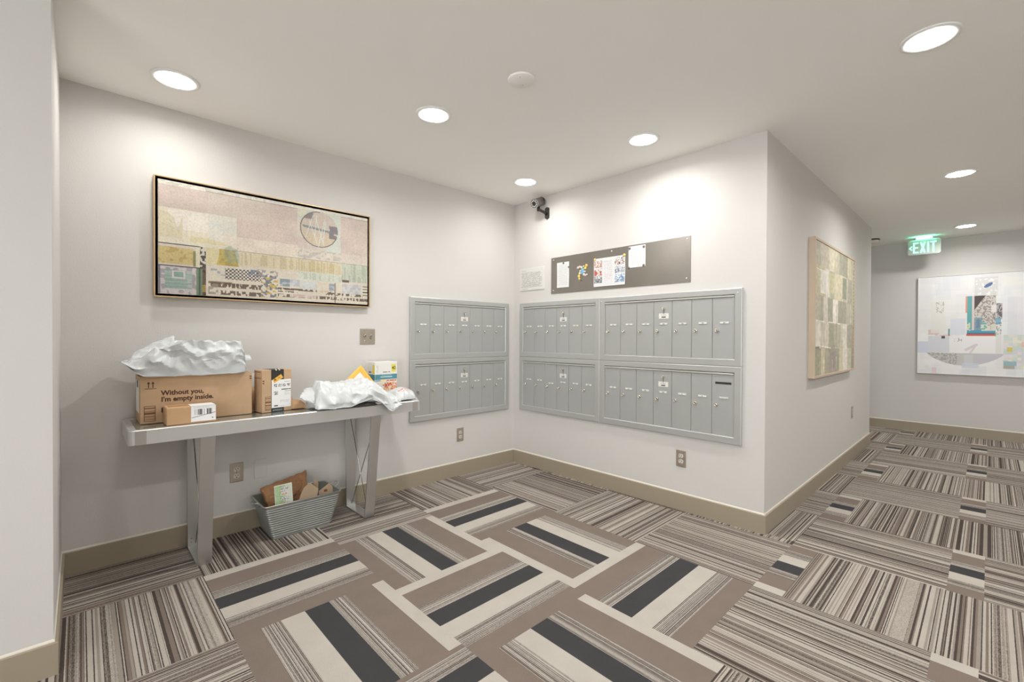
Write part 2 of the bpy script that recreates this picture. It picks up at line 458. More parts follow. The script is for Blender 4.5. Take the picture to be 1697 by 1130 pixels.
# ------------------------------------------------------------------ wall frame: local x to the right, z up, -y out of the wall
LEFT = lambda x, z=0: ((x, 0, z), 0)
RIGHT = lambda y, z=0: ((0, y, z), -PI/2)
HALL = lambda x, z=0: ((x, BW, z), 0)
FAR = lambda y, z=0: ((FX, y, z), -PI/2)

# ------------------------------------------------------------------ mailboxes
def door_mesh(w, h, kind):
    bm = bmesh.new(); g = .0012
    if kind == 'slot':
        # a door with a real slot cut near the top
        sx0, sx1, sz0, sz1 = w*.15, w*.88, h-.062, h-.047
        for a in ((g, w-g, 0, sz0), (g, w-g, sz1, h-g), (g, sx0, sz0, sz1), (sx1, w-g, sz0, sz1)):
            box(bm, a[0], a[1], -.007, 0, a[2], a[3])
    else: box(bm, g, w-g, -.007, 0, 0, h-g, bev=.0008, seg=1)
    return bm

def lock(parent, x, z, s=1.0):
    bm = bmesh.new()
    lathe(bm, [(.0112*s, .0), (.0112*s, .007), (.0092*s, .012), (.0066*s, .013), (.006*s, .0095), (0.0001, .0095)], 20, (x, -.007, z), 'y')
    box(bm, x-.0011, x+.0011, -.0175, -.0163, z-.0045, z+.0045, 1)
    return obj('lock', bm, [M_['brass'], M_['black']], parent)

def mailbox(wallf, x0, z0, w, h, n, nums, label, lower=False, screws=False, tilt=()):
    loc, rz = wallf(x0, z0)
    t = thing('mailbox_unit', label, 'mailbox', loc, rz, 'wall mailbox units')
    b = .046; e = .018
    bm = bmesh.new()
    # mitred frame, sloping a little inwards
    O = [(0,0),(w,0),(w,h),(0,h)]; I = [(b,b),(w-b,b),(w-b,h-b+.006),(b,h-b+.006)]
    ring = lambda pts, y: [bm.verts.new((p[0], y, p[1])) for p in pts]
    r0 = ring(O, 0); r1 = ring(O, -e); r1b = ring([(.004,.004),(w-.004,.004),(w-.004,h-.004),(.004,h-.004)], -e-.002)
    r2 = ring([(I[0][0]-.004,I[0][1]-.004),(I[1][0]+.004,I[1][1]-.004),(I[2][0]+.004,I[2][1]+.004),(I[3][0]-.004,I[3][1]+.004)], -e-.002)
    r3 = ring(I, -e+.003); r4 = ring(I, -.002)
    for A, B in ((r0,r1),(r1,r1b),(r1b,r2),(r2,r3),(r3,r4)):
        for k in range(4): bm.faces.new((A[k], A[(k+1)%4], B[(k+1)%4], B[k]))
    bmesh.ops.recalc_face_normals(bm, faces=bm.faces[:])
    obj('frame', bm, M_['mailf'], t)
    bm = bmesh.new(); box(bm, b, w-b, -.004, 0, b, h-b+.006); obj('backing', bm, M_['seam'], t)
    bm = bmesh.new(); box(bm, b+.001, w-b-.001, -e-.001, -.004, h-b-.008, h-b+.003, bev=.002, seg=1); obj('top_rail', bm, M_['rail'], t)
    if screws:
        for sx in (.014, w-.026):
            bm = bmesh.new(); lathe(bm, [(.0045,0),(.0035,.003),(.0001,.004)], 12, (sx, -e-.002, h-.03), 'y'); obj('screw', bm, M_['white'], t)
    dw = (w-2*b)/n; dh = h-2*b-.009
    for i in range(n):
        kind = 'slot' if nums[i] == 'OUTGOING MAIL' else 'plain'
        d = obj('door', door_mesh(dw, dh, kind), M_['mail'], t); d.location = (b+i*dw, -.006, b)
        zl = .232 - (0 if not lower else -.0) ; zk = zl-.051
        if lower: zl = .243; zk = .194
        bm = bmesh.new(); cx = dw*.55; lw = .030
        dz = -.017 if (i, lower) in tilt else 0
        box(bm, cx-lw, cx+lw, -.0095, -.0065, zl-.0075+dz, zl+.0075+dz, 0, bev=.001, seg=1)
        box(bm, cx-lw+.003, cx+lw-.003, -.0100, -.0094, zl-.0052+dz, zl+.0052+dz, 1)
        s = nums[i]
        text(bm, s, .011 if len(s) < 5 else .0068, cx, zl-.004+dz, -.0101, 2, .0001, .01)
        obj('number_label', bm, [M_['mailf'], M_['white'], M_['ink']], d)
        lock(d, dw*.21, zk)
        if i == 3:
            zc = zl+.056
            bm = bmesh.new(); box(bm, cx-.037, cx+.037, -.0078, -.0065, zc-.018, zc+.018, 0)
            box(bm, cx-.016, cx+.016, -.0083, -.0077, zc-.0115, zc-.0045, 1)
            text(bm, 'U.S. MAIL', .010, cx, zc+.003, -.0079, 2, .0001, .01); box(bm, cx-.0012, cx+.0012, -.0086, -.0064, zc+.012, zc+.046, 1)
            obj('mail_plate', bm, [M_['white'], M_['ink'], M_['inkg']], d)
            lock(d, cx, zc+.052, .85)
    return t

MZL, MZU = .513, 1.007
mailbox(LEFT, -1.136, MZU, 1.053, .494, 7, ['101','102','103','104','105','201','202'], 'upper seven-door grey mailbox unit on the table wall, numbered from 101')
mailbox(LEFT, -1.136, MZL, 1.053, .493, 7, ['308','401','402','403','404','405','406'], 'lower seven-door grey mailbox unit behind the right end of the table', True)
mailbox(RIGHT, -.097, MZU, .905, .494, 6, ['203','204','205','206','207','208'], 'upper six-door grey mailbox unit next to the room corner, below the paper notice')
mailbox(RIGHT, -.097, MZL, .905, .493, 6, ['407','408','501','502','503','504'], 'lower six-door grey mailbox unit next to the room corner', True, tilt=((2, True),))
mailbox(RIGHT, -1.004, MZU, 1.066, .494, 7, ['301','302','303','304','305','306','307'], 'upper seven-door grey mailbox unit near the hallway corner, below the steel board', screws=True)
mailbox(RIGHT, -1.004, MZL, 1.066, .493, 7, ['505','506','507','508','A','B','OUTGOING MAIL'], 'lower seven-door grey mailbox unit with a black outgoing mail slot', True)

# ------------------------------------------------------------------ outlets and plates
def outlet(wallf, x, z, label, matn='splate'):
    loc, rz = wallf(x, z)
    t = thing('wall_outlet', label, 'outlet', loc, rz)
    bm = bmesh.new(); box(bm, -.0355, .0355, -.005, 0, -.0575, .0575, bev=.003, seg=2); obj('cover_plate', bm, M_[matn], t)
    for s in (1, -1):
        bm = bmesh.new(); zc = s*.0195
        pts = []
        for k in range(28):
            a = 2*PI*k/28; pts.append((.017*math.cos(a), zc+max(-.0135, min(.0135, .017*math.sin(a)))))
        prism(bm, pts, -.0075, -.004, 0)
        for sx in (-.0065, .0065): box(bm, sx-.0013, sx+.0013, -.0079, -.0074, zc+.000, zc+.008, 1)
        lathe(bm, [(.0028,0),(.0028,.0006),(.0001,.0006)], 10, (0,-.0075,zc-.0075), 'y', 1)
        obj('receptacle', bm, [M_['recep'], M_['black']], t)
    bm = bmesh.new(); lathe(bm, [(.003,0),(.002,.0015),(.0001,.002)], 10, (0,-.005,0), 'y'); obj('screw', bm, M_['chrome'], t)
outlet(LEFT, -2.319, .361, 'double outlet with a steel plate on the wall under the table')
outlet(LEFT, -.637, .348, 'double outlet with a steel plate below the left wall mailboxes')
outlet(RIGHT, -1.674, .355, 'double outlet with a steel plate below the outgoing mail unit')
outlet(HALL, 2.53, .461, 'double outlet on the hallway wall below the tall collage')
loc, rz = LEFT(-2.188, .36)
t = thing('blank_wall_plate', 'blank wall-coloured cover plate beside the outlet under the table', 'wall plate', loc, rz)
bm = bmesh.new(); box(bm, -.036, .036, -.004, 0, -.058, .058, bev=.002); obj('cover_plate', bm, M_['wall'], t)
for s in (1,-1):
    bm = bmesh.new(); lathe(bm, [(.004,0),(.003,.002),(.0001,.0025)], 10, (0,-.004,s*.046), 'y'); obj('screw', bm, M_['white'], t)
loc, rz = LEFT(-1.482, 1.187)
t = thing('key_switch_plate', 'square steel two-gang key switch plate below the wide painting', 'wall plate', loc, rz)
bm = bmesh.new(); box(bm, -.058, .058, -.005, 0, -.0575, .0575, bev=.003); obj('cover_plate', bm, M_['splate'], t)
for cx in (-.023, .023):
    bm = bmesh.new(); lathe(bm, [(.0105,0),(.0105,.006),(.008,.008),(.0001,.008)], 18, (cx,-.005,.006), 'y'); box(bm, cx-.001, cx+.001, -.0138, -.0128, 0, .012, 1)
    obj('key_cylinder', bm, [M_['chrome'], M_['black']], t)
    for zz in (.04, -.032):
        bm = bmesh.new(); lathe(bm, [(.0035,0),(.0025,.002),(.0001,.0025)], 10, (cx,-.005,zz), 'y'); obj('screw', bm, M_['chrome'], t)
bm = bmesh.new(); lathe(bm, [(.0035,0),(.0035,.003),(.0001,.004)], 10, (.023,-.005,-.016), 'y'); obj('indicator', bm, M_['black'], t)

# ------------------------------------------------------------------ ceiling fittings
def downlight(x, y, label, power=1.0):
    t = thing('ceiling_light', label, 'ceiling light', (x, y, ZC), 0, 'recessed ceiling lights')
    bm = bmesh.new(); lathe(bm, [(.100,0),(.099,-.004),(.092,-.007),(.074,-.006),(.071,0)], 40); obj('trim_ring', bm, M_['trim'], t)
    bm = bmesh.new(); lathe(bm, [(.0715,-.001),(.066,-.009),(.04,-.0135),(.0001,-.015)], 40); obj('lens', bm, M_['lens'], t)
    L = bpy.data.lights.new('lamp', 'AREA'); L.energy = LAMP_W*power; L.color = LAMP_COL
    L.shape = 'DISK'; L.size = .13; L.spread = math.radians(165)
    lo = bpy.data.objects.new('lamp', L); COL.objects.link(lo); lo.parent = t; lo.location = (0, 0, -.017)
LBL = ['round ceiling light nearest the pillar, above the left end of the painting', 'round ceiling light left of the blank ceiling cover',
       'round ceiling light in front of the steel notice board', 'small round ceiling light in the corner by the security camera',
       'largest round ceiling light at the top right, nearest the camera', 'round ceiling light in the hallway beyond the tall collage', 'farthest round ceiling light beside the exit sign']
for (x, y), l, p_ in zip(LIGHTS_SEEN, LBL, (.33, 1.15, .65, .38, 1.2, 1.2, .9)): downlight(x, y, l, p_)
for x, y in LIGHTS_UNSEEN:
    downlight(x, y, 'unseen round ceiling light outside the picture')
for o_ in bpy.data.objects:
    if o_.get('label', '').endswith('outside the picture'): o_['group'] = 'unseen ceiling lights outside the picture'
t = thing('ceiling_cover', 'blank round white cover plate on the ceiling among the lights', 'ceiling cover', (-1.443, -1.552, ZC))
bm = bmesh.new(); lathe(bm, [(.066,0),(.0655,-.006),(.062,-.009),(.0001,-.0095)], 40); obj('cover_disc', bm, M_['ceil'], t)
for a in (.6, .6+PI):
    bm = bmesh.new(); lathe(bm, [(.003,0),(.0001,-.002)], 8, (.035*math.cos(a), .035*math.sin(a), -.0095)); obj('screw', bm, M_['mailf'], t)
t = thing('smoke_detector', 'round cream smoke detector on the ceiling past the hallway corner', 'smoke detector', (4.26, -2.10, ZC))
bm = bmesh.new(); lathe(bm, [(.075,0),(.075,-.012)], 32); obj('base_ring', bm, M_['camd'], t)
bm = bmesh.new(); lathe(bm, [(.070,-.012),(.072,-.02),(.066,-.038),(.045,-.046),(.0001,-.047)], 32); obj('housing', bm, M_['caulk'], t)

# exit sign
t = thing('exit_sign', 'green lit exit sign hanging from the hallway ceiling', 'exit sign', (4.50, -2.57, 2.222), -PI/2)
W2, HH = .15, .182
pts = []
for cx, cz, a0 in ((W2-.022, .022, -PI/2), (W2-.022, HH-.022, 0), (-W2+.022, HH-.022, PI/2), (-W2+.022, .022, PI)):
    for k in range(6): a = a0+PI/2*k/5; pts.append((cx+.022*math.cos(a), cz+.022*math.sin(a)))
bm = bmesh.new(); prism(bm, pts, -.02, .02); obj('housing', bm, M_['exitb'], t)
bm = bmesh.new(); box(bm, -.075, .075, -.03, .03, HH, HH+.034, bev=.004); obj('ceiling_mount', bm, M_['exitb'], t)
bm = bmesh.new()
def bars(bm, L_, y):
    for q in L_:
        prism(bm, q, y-.001, y+.001)
x = -.102; w_ = .05; z0 = .022; z1 = .152; s = .016
bars(bm, [[(x,z0),(x+s,z0),(x+s,z1),(x,z1)], [(x,z0),(x+w_,z0),(x+w_,z0+s),(x,z0+s)], [(x,z1-s),(x+w_,z1-s),(x+w_,z1),(x,z1)], [(x,.079),(x+w_*.9,.079),(x+w_*.9,.095),(x,.095)]], -.021)
x = -.040
bars(bm, [[(x,z0),(x+.018,z0),(x+.055,z1),(x+.037,z1)]], -.021); bars(bm, [[(x+.037,z0),(x+.055,z0),(x+.018,z1),(x,z1)]], -.0213)
x = .028
bars(bm, [[(x,z0),(x+s,z0),(x+s,z1),(x,z1)]], -.021)
x = .055
bars(bm, [[(x,z1-s),(x+.055,z1-s),(x+.055,z1),(x,z1)], [(x+.0195,z0),(x+.0355,z0),(x+.0355,z1-s),(x+.0195,z1-s)]], -.021)
bars(bm, [[(-.140,.085),(-.116,.112),(-.108,.105),(-.126,.085),(-.108,.065),(-.116,.058)]], -.021)
obj('letters', bm, M_['exitg'], t)
L = bpy.data.lights.new('sign_lamp', 'AREA'); L.energy = .35; L.color = (.12, 1.0, .5); L.size = .2; L.size_y = .02; L.shape = 'RECTANGLE'
lo = bpy.data.objects.new('sign_lamp', L); COL.objects.link(lo); lo.parent = t; lo.location = (0, -.05, .185); lo.rotation_euler = (math.radians(150), 0, 0)

# ------------------------------------------------------------------ security camera
t = thing('security_camera', 'small grey bullet security camera on a bracket in the room corner', 'security camera', (0, -.425, 2.288), -PI/2)
bm = bmesh.new(); prism(bm, [(-.022,-.045),(0,-.058),(.022,-.045),(.022,.04),(0,.05),(-.022,.04)], -.012, 0); obj('wall_plate', bm, M_['camd'], t)
bm = bmesh.new(); tube(bm, [(0,-.01,-.012),(-.005,-.045,.002),(-.014,-.08,.010),(-.018,-.098,.012)], .012, 10); cyl(bm, (-.018,-.098,.000), (-.018,-.098,.045), .014, 14); obj('arm', bm, M_['camd'], t)
d = Vector((.10, -.86, -.36)).normalized(); c0 = Vector((-.022, -.092, .080))
bm = bmesh.new(); cyl(bm, c0-d*.05, c0+d*.055, .038, 24); obj('body', bm, M_['cam'], t)
bm = bmesh.new(); cyl(bm, c0+d*.055, c0+d*.072, .040, 24); cyl(bm, c0+d*.0721, c0+d*.073, .034, 24, 1)
obj('bezel', bm, [M_['chrome'], M_['camd']], t)
bm = bmesh.new(); cyl(bm, c0+d*.073, c0+d*.076, .014, 20)
a_ = d.orthogonal().normalized(); b_ = d.cross(a_)
for k in range(10):
    v = a_*math.cos(2*PI*k/10)+b_*math.sin(2*PI*k/10); cyl(bm, c0+d*.073+v*.025, c0+d*.0745+v*.025, .004, 8, 1)
obj('lens', bm, [M_['black'], M_['white']], t)

# ------------------------------------------------------------------ notice and steel board
def textlines(U, V, rows, x0, x1, y0, y1, col, A, seed=1, a=.8, thick=.45):
    rng = np.random.RandomState(seed)
    for r in range(rows):
        ya = y1-(y1-y0)*(r+1)/rows; hgt = (y1-y0)/rows
        e = x1-(rng.rand()*.12*(x1-x0))
        m = rect(U, V, x0, e, ya, ya+hgt*thick)
        m &= (vnoise(U, V, 60, 2, seed*31+r) > .32)
        put(A, m, col, a)
loc, rz = RIGHT(-.088, 1.618)
t = thing('wall_notice', 'white acrylic notice of small printed text beside the steel board', 'notice', loc, rz)
bm = bmesh.new(); box(bm, 0, .305, -.006, 0, 0, .203, bev=.001); obj('backing_sheet', bm, M_['white'], t)
def f(U, V):
    A = rgbf((214,212,207), U); textlines(U, V, 17, .06, .93, .14, .84, (140,138,134), A, 3, .8, .45); textlines(U, V, 1, .06, .30, .89, .92, (150,148,146), A, 4, .8, .7); textlines(U, V, 1, .06, .42, .05, .09, (168,166,162), A, 5, .8, .5)
    return A
raster('printed_text', .301, .199, 150, 110, f, M_['raster'], t, y=-.0062).location = (.002, 0, .002)

loc, rz = RIGHT(-.474, 1.567)
t = thing('magnetic_board', 'long brushed steel notice board above the mailboxes', 'notice board', loc, rz)
bm = bmesh.new(); box(bm, 0, 1.258, -.004, 0, 0, .313, bev=.0006, seg=1); obj('steel_panel', bm, M_['steel'], t)
for sx, sz in ((.028,.293),(.028,.028),(.627,.293),(1.233,.293),(1.230,.027)):
    bm = bmesh.new(); lathe(bm, [(.0055,0),(.005,.002),(.0001,.004)], 12, (sx,-.004,sz), 'y'); obj('screw', bm, M_['white'], t)
def bpos(x, z): return ((-.0042, -.474-x, 1.567+z), -PI/2)
def sheet(name, label, cat, x0, z0, w, h, fn, curl=.004, nx=60, ny=80, seed=0, lift=.0):
    loc, rz = bpos(x0, z0)
    def fm(X, Z, Y): return X, Y-curl*np.abs(np.sin(X/w*PI*1.0+.4))*(Z/h-.5)**2*4-.0004-lift*(1-Z/h)**2, Z
    o = raster(name, w, h, nx, ny, fn, M_['raster'], None, fmap=fm); o.location = loc; o.rotation_euler = (0,0,rz)
    md = o.modifiers.new('thick', 'SOLIDIFY'); md.thickness = .0004; md.offset = 1
    return tag(o, label, cat)
def pl(U, V):
    A = rgbf((222,222,221), U); textlines(U, V, 22, .12, .9, .1, .92, (170,170,172), A, 8, .6, .3); return A
sheet('paper_note', 'white typed sheet at the left end of the steel board', 'paper', .069, .046, .134, .216, pl, .004, seed=1)
def pr_(U, V):
    A = rgbf((222,222,221), U); textlines(U, V, 16, .12, .85, .1, .8, (160,163,170), A, 9, .6, .25); textlines(U, V, 1, .3, .7, .84, .88, (185,205,220), A, 10, .8, .8)
    put(A, rect(U, V, .0, 1, .35, .36), (200,210,225), .4); return A
sheet('paper_note', 'white typed sheet held by four magnets right of the photo flyer', 'paper', .777, .143, .142, .160, pr_, .002)
def ph(U, V):
    A = rgbf((222,221,221), U)
    for (x0, x1, y0, y1, a, b, c, sd) in ((.02,.28,.68,.93,(206,150,130),(226,216,206),(90,84,92),1),(.02,.28,.40,.64,(196,70,60),(222,214,206),(120,96,80),2),(.02,.28,.13,.37,(120,136,150),(186,180,170),(80,76,78),3),
                                   (.68,.98,.70,.97,(200,170,160),(228,224,222),(60,56,60),4),(.68,.98,.42,.67,(214,216,220),(172,178,186),(96,96,102),5),(.68,.98,.10,.38,(120,160,206),(206,214,226),(84,92,88),6)):
        m = rect(U, V, x0, x1, y0, y1); n = vnoise(U, V, 26, 30, sd); n2 = vnoise(U, V, 48, 46, sd+9)
        vv = (V-y0)/(y1-y0)
        put(A, m, b); put(A, m & (n > .52), a, .85); put(A, m & (n2 > .62), c, .8); put(A, m & (vv > .65) & (n < .6), (225,228,232), .7)
    textlines(U, V, 22, .33, .64, .12, .92, (176,168,170), A, 12, .55, .35)
    put(A, rect(U, V, .36, .6, .34, .38), (232,176,176), .35); put(A, rect(U, V, .02, .98, .05, .08), (205,208,212), .6)
    return A
sheet('photo_flyer', 'white flyer with six small photos on the steel board', 'flyer', .459, .024, .290, .224, ph, .003, 110, 96, lift=.002)
def magnet(x, z, r, colname, label, group=None, hgt=.006):
    loc, rz = bpos(x, z)
    bm = bmesh.new(); lathe(bm, [(r, 0), (r, hgt*.6), (r*.8, hgt), (.0001, hgt)], 18, (0, -.0006, 0), 'y')
    o = obj('magnet', bm, colname); o.location = loc; o.rotation_euler = (0,0,rz)
    return tag(o, label, 'magnet', group)
MC = {k: mat('magnet_'+k, srgb(*c), .5) for k, c in dict(yellow=(232,208,110), pale=(222,216,168), pink=(226,206,196), blue=(130,176,206), grey=(120,112,106), cream=(226,222,204), orange=(236,190,96)).items()}
magnet(.143, .255, .010, MC['grey'], 'grey round magnet at the top of the leftmost sheet')
magnet(.198, .216, .007, MC['grey'], 'small grey magnet just right of the leftmost sheet')
magnet(.470, .244, .010, MC['yellow'], 'yellow round magnet at the top left corner of the photo flyer')
magnet(.742, .247, .011, MC['yellow'], 'yellow round magnet at the top right corner of the photo flyer')
for (x, z, l) in ((.787,.290,'top left'),(.905,.288,'top right'),(.778,.146,'bottom left'),(.905,.152,'bottom right')):
    magnet(x, z, .0095, MC['grey'], 'grey round magnet at the %s corner of the right-hand typed sheet' % l)
CL = [(.300,.197,.011,'pink'),(.318,.203,.010,'pink'),(.336,.196,.009,'cream'),(.356,.203,.007,'pale'),(.385,.206,.013,'orange'),(.374,.186,.012,'yellow'),(.347,.172,.017,'blue'),(.340,.150,.012,'blue'),(.358,.155,.011,'blue'),
      (.322,.168,.008,'cream'),(.318,.148,.011,'pale'),(.310,.126,.012,'yellow'),(.314,.105,.010,'yellow'),(.372,.160,.007,'cream'),(.360,.136,.011,'cream'),(.377,.128,.009,'pink'),(.390,.132,.008,'pink'),(.330,.092,.007,'grey')]
nm = dict(pink='pink', cream='cream', pale='pale yellow', orange='orange-yellow', yellow='yellow', blue='light blue', grey='dark grey')
for k, (x, z, r, c) in enumerate(CL):
    magnet(x, z, r, MC[c], '%s round magnet in the scattered cluster left of the photo flyer' % nm[c], 'round %s magnets in the cluster' % nm[c], .005+.0007*(k % 3))

# ------------------------------------------------------------------ paintings
def painting1(U, V):
    A = rgbf((214,201,189), U)
    n = vnoise(U, V, 14, 9, 1); n2 = vnoise(U, V, 60, 40, 2); n3 = vnoise(U, V, 150, 8, 3); n4 = vnoise(U, V, 9, 100, 4)
    put(A, rect(U,V,-1,2,.56,.97), (209,190,180)); put(A, rect(U,V,.19,.46,.76,.97), (212,198,186), .8)
    put(A, rect(U,V,-1,2,.965,2), (226,221,208)); put(A, (V > .965) & (n2 > .7), (190,195,185), .6)
    put(A, rect(U,V,.18,1,.962,.968), (120,108,100), .8)
    put(A, rect(U,V,0,.29,.45,.765), (226,218,196)); put(A, rect(U,V,.034,.188,.58,.755), (232,224,212)); put(A, rect(U,V,0,.09,.5,.74) & (n > .4), (216,206,168), .7)
    put(A, rect(U,V,.19,.31,.52,.76), (222,218,206)); put(A, rect(U,V,.20,.30,.6,.7) & (n2 > .5), (205,214,208), .5)
    put(A, rect(U,V,.31,.60,.455,.58), (222,208,192)); put(A, rect(U,V,.25,.31,.455,.60), (224,214,196))
    put(A, rect(U,V,.12,.27,.48,.53) & (V < .56-.4*(U-.12)), (222,210,160), .8)
    put(A, rect(U,V,0,.157,.44,.449), (80,76,72), .9); put(A, rect(U,V,.31,1.0,.445,.451), (126,132,124), .8)
    put(A, rect(U,V,.60,.837,.45,.60), (216,206,192)); put(A, rect(U,V,.60,.837,.45,.60) & (n2 > .62), (170,168,160), .5)
    put(A, rect(U,V,0,.132,.268,.42), (212,190,124)); put(A, rect(U,V,0,.132,.268,.42) & (n2 > .6), (196,164,84), .7); put(A, rect(U,V,.132,.14,.26,.40), (140,140,90))
    put(A, rect(U,V,.14,.158,.26,.44), (222,216,186)); put(A, rect(U,V,.181,.24,.29,.45), (222,210,160)); 
    put(A, (V > .285) & (V < .452) & (U > .224+(V-.285)*.1) & (U < .322-(V-.285)*.12), (204,178,88)); put(A, (V > .285) & (V < .45) & (U > .235) & (U < .315) & (n2 > .55), (176,150,66), .7)
    put(A, (np.hypot((U-.289)*2, V-.40) < .05+.05*n2), (140,162,146), .5)
    put(A, rect(U,V,.322,.837,.31,.445), (214,200,166)); put(A, rect(U,V,.322,.837,.32,.44) & (n3 > .58), (190,174,136), .7); put(A, rect(U,V,.62,.837,.325,.42) & (n3 > .45), (206,184,128), .6)
    put(A, rect(U,V,.843,2,.245,.445), (196,202,182)); put(A, rect(U,V,.843,2,.245,.445) & (n3 > .55), (162,172,152), .6)
    put(A, rect(U,V,.60,.84,.225,.315), (206,212,196)); put(A, rect(U,V,.60,.84,.23,.31) & (n3 > .6), (170,180,165), .5)
    # patterned bottom strip
    b = rect(U,V,.185,.60,-1,.295) | rect(U,V,.60,2,-1,.225); put(A, b, (216,206,188))
    ch = ((np.floor(U*118)+np.floor(V*62)) % 2 == 0)
    put(A, rect(U,V,.26,.42,.17,.275) & ch, (66,64,70), .85); put(A, rect(U,V,.20,.27,.2,.26) & (n2 > .5), (140,156,176), .8)
    put(A, rect(U,V,.36,.48,.22,.28) & (n2 > .45), (110,122,150), .7); put(A, rect(U,V,.42,.50,.02,.25) & (vnoise(U,V,90,60,7) > .55), (98,104,128), .8); put(A, rect(U,V,.42,.50,.02,.22) & (vnoise(U,V,60,50,8) > .64), (206,176,80), .9)
    for (x0,x1,y0,y1) in ((.20,.42,.085,.13),(.23,.42,.02,.06),(.50,.78,.105,.128),(.50,1,.03,.062),(.75,.97,.08,.108),(.50,.60,.08,.095)):
        put(A, rect(U,V,x0,x1,y0,y1) & (vnoise(U,V,130,40,11) > .42), (96,78,62), .85)
    put(A, rect(U,V,.19,.23,.02,.13) & (n2 > .3), (150,140,126), .8); put(A, rect(U,V,.19,.29,.12,.14), (110,84,60), .7)
    put(A, rect(U,V,.26,.34,.10,.13) & (np.floor(U*130) % 2 == 0), (90,74,60), .8)
    for (x0,x1,y0,y1,c) in ((.51,.56,.14,.22,(120,140,156)),(.56,.61,.15,.22,(176,186,200)),(.62,.70,.13,.215,(190,200,208)),(.77,.80,.13,.21,(146,156,176)),(.845,.96,.11,.22,(182,182,190)),(.70,.765,.1,.22,(222,204,176)),(.56,.7,.035,.075,(214,186,176))):
        m = rect(U,V,x0,x1,y0,y1); put(A, m, c, .85); put(A, m & (n2 > .55), (214,214,212), .5)
    put(A, rect(U,V,.97,1.0,.08,.22) & (np.floor(V*90) % 3 == 0), (80,66,56), .9); put(A, rect(U,V,.845,.885,.235,.262), (88,76,62), .85); put(A, rect(U,V,.80,.806,0,.22), (120,104,92), .7); put(A, rect(U,V,.4,.5,.23,.29) & (n2 > .5), (160,150,140), .7)
    # dark column
    c = rect(U,V,.158,.181,.24,.445); put(A, c, (214,206,190)); put(A, c & (vnoise(U,V,140,70,13) > .47), (66,60,64), .9)
    c = rect(U,V,.164,.181,0,.26); put(A, c, (112,88,66)); put(A, c & (n2 > .55), (70,56,46), .8); put(A, rect(U,V,.166,.18,.03,.1), (190,160,70), .8)
    # rug panel
    put(A, rect(U,V,0,.148,0,.25), (204,196,196)); put(A, rect(U,V,0,.148,0,.25) & (n2 > .5), (150,150,160), .75); put(A, rect(U,V,.025,.127,.05,.215), (164,186,176)); put(A, rect(U,V,.025,.127,.05,.215) & (n4 > .5), (136,170,160), .8)
    put(A, rect(U,V,.05,.10,.14,.21), (214,206,206)); put(A, rect(U,V,.058,.093,.155,.2), (132,176,160)); put(A, rect(U,V,.10,.127,.05,.215) & (n2 > .5), (196,190,196), .6)
    put(A, rect(U,V,.143,.166,0,.25), (116,140,112)); put(A, rect(U,V,.152,.16,0,.25), (74,100,76)); put(A, rect(U,V,0,.166,.247,.256), (60,66,72), .9); put(A, rect(U,V,-1,.006,0,.25), (90,96,120), .7)
    # square and circle
    put(A, rect(U,V,.597,.836,.556,.972), (214,206,190)); put(A, (U > .6) & (U < .836) & (V > .556) & (V < .97) & ((U > .75) | (V > .86)), (200,212,202), .75); put(A, rect(U,V,.60,.645,.9,.97), (226,216,180), .6)
    put(A, rect(U,V,.597,.65,.56,.675), (210,192,182)); put(A, rect(U,V,.65,.70,.556,.60), (211,196,186))
    R = np.hypot((U-.715)/.104, (V-.782)/.193); put(A, R < 1, (206,190,172)); put(A, (R < 1) & (V > .80) & (n > .45), (200,188,180), .7); put(A, (R < 1) & (V < .74), (212,190,156), .6)
    put(A, (R < 1.0) & (R > .95) & ((U < .72) | (V < .72)), (96,90,96), .8); put(A, (R < 1) & (U < .68) & (V > .88), (130,122,124), .8)
    put(A, (R < 1) & (U > .77) & (V > .70) & (V < .84) & (n2 > .25), (116,110,118), .8); put(A, line(U,V,.63,.80,.80,.765,.012,2), (124,136,144), .8)
    for (x0,y0,x1,y1) in ((.64,.68,.68,.92),(.66,.86,.705,.62),(.69,.93,.74,.62),(.745,.90,.71,.60),(.69,.70,.70,.93),(.75,.88,.735,.64)): put(A, line(U,V,x0,y0,x1,y1,.0045,2), (212,222,220), .8)
    A *= (0.99+.02*n3[..., None])*(.97+.06*n[..., None])*(.965+.07*vnoise(U,V,200,110,77)[..., None]); A *= 1-.035*((vnoise(U,V,210,115,78) > .72) & (V > .25))[..., None]; A = A*.80+A.mean(axis=2, keepdims=True)*.20*np.array([1.04,1.0,.93]); A = A*.93
    return A
def framed(name, label, wallf, x0, z0, w, h, dep, fr, fmat, lip, lmat, fn, nx, ny, cm, cname='canvas'):
    loc, rz = wallf(x0, z0)
    t = thing(name, label, 'painting', loc, rz)
    bm = bmesh.new()
    for a in ((0,w,0,fr),(0,w,h-fr,h),(0,fr,fr,h-fr),(w-fr,w,fr,h-fr)): box(bm, a[0], a[1], -dep, 0, a[2], a[3], bev=.0008, seg=1)
    obj('frame', bm, fmat, t)
    if lip:
        bm = bmesh.new(); a_, b_ = fr+.0002, fr+lip
        for a in ((a_,w-a_,a_,b_),(a_,w-a_,h-b_,h-a_),(a_,b_,b_,h-b_),(w-b_,w-a_,b_,h-b_)): box(bm, a[0], a[1], -dep+.012, -.004, a[2], a[3])
        obj('inner_edge', bm, lmat, t)
    bm = bmesh.new(); box(bm, fr*.9, w-fr*.9, -dep+.012, -.003, fr*.9, h-fr*.9); obj('canvas_back', bm, M_['white'], t)
    q = fr+lip+.001 if lip else fr
    o = raster(cname, w-2*q, h-2*q, nx, ny, fn, cm, t, y=-dep+.006 if not lip else -dep+.004); o.location = (q, 0, q)
    return t
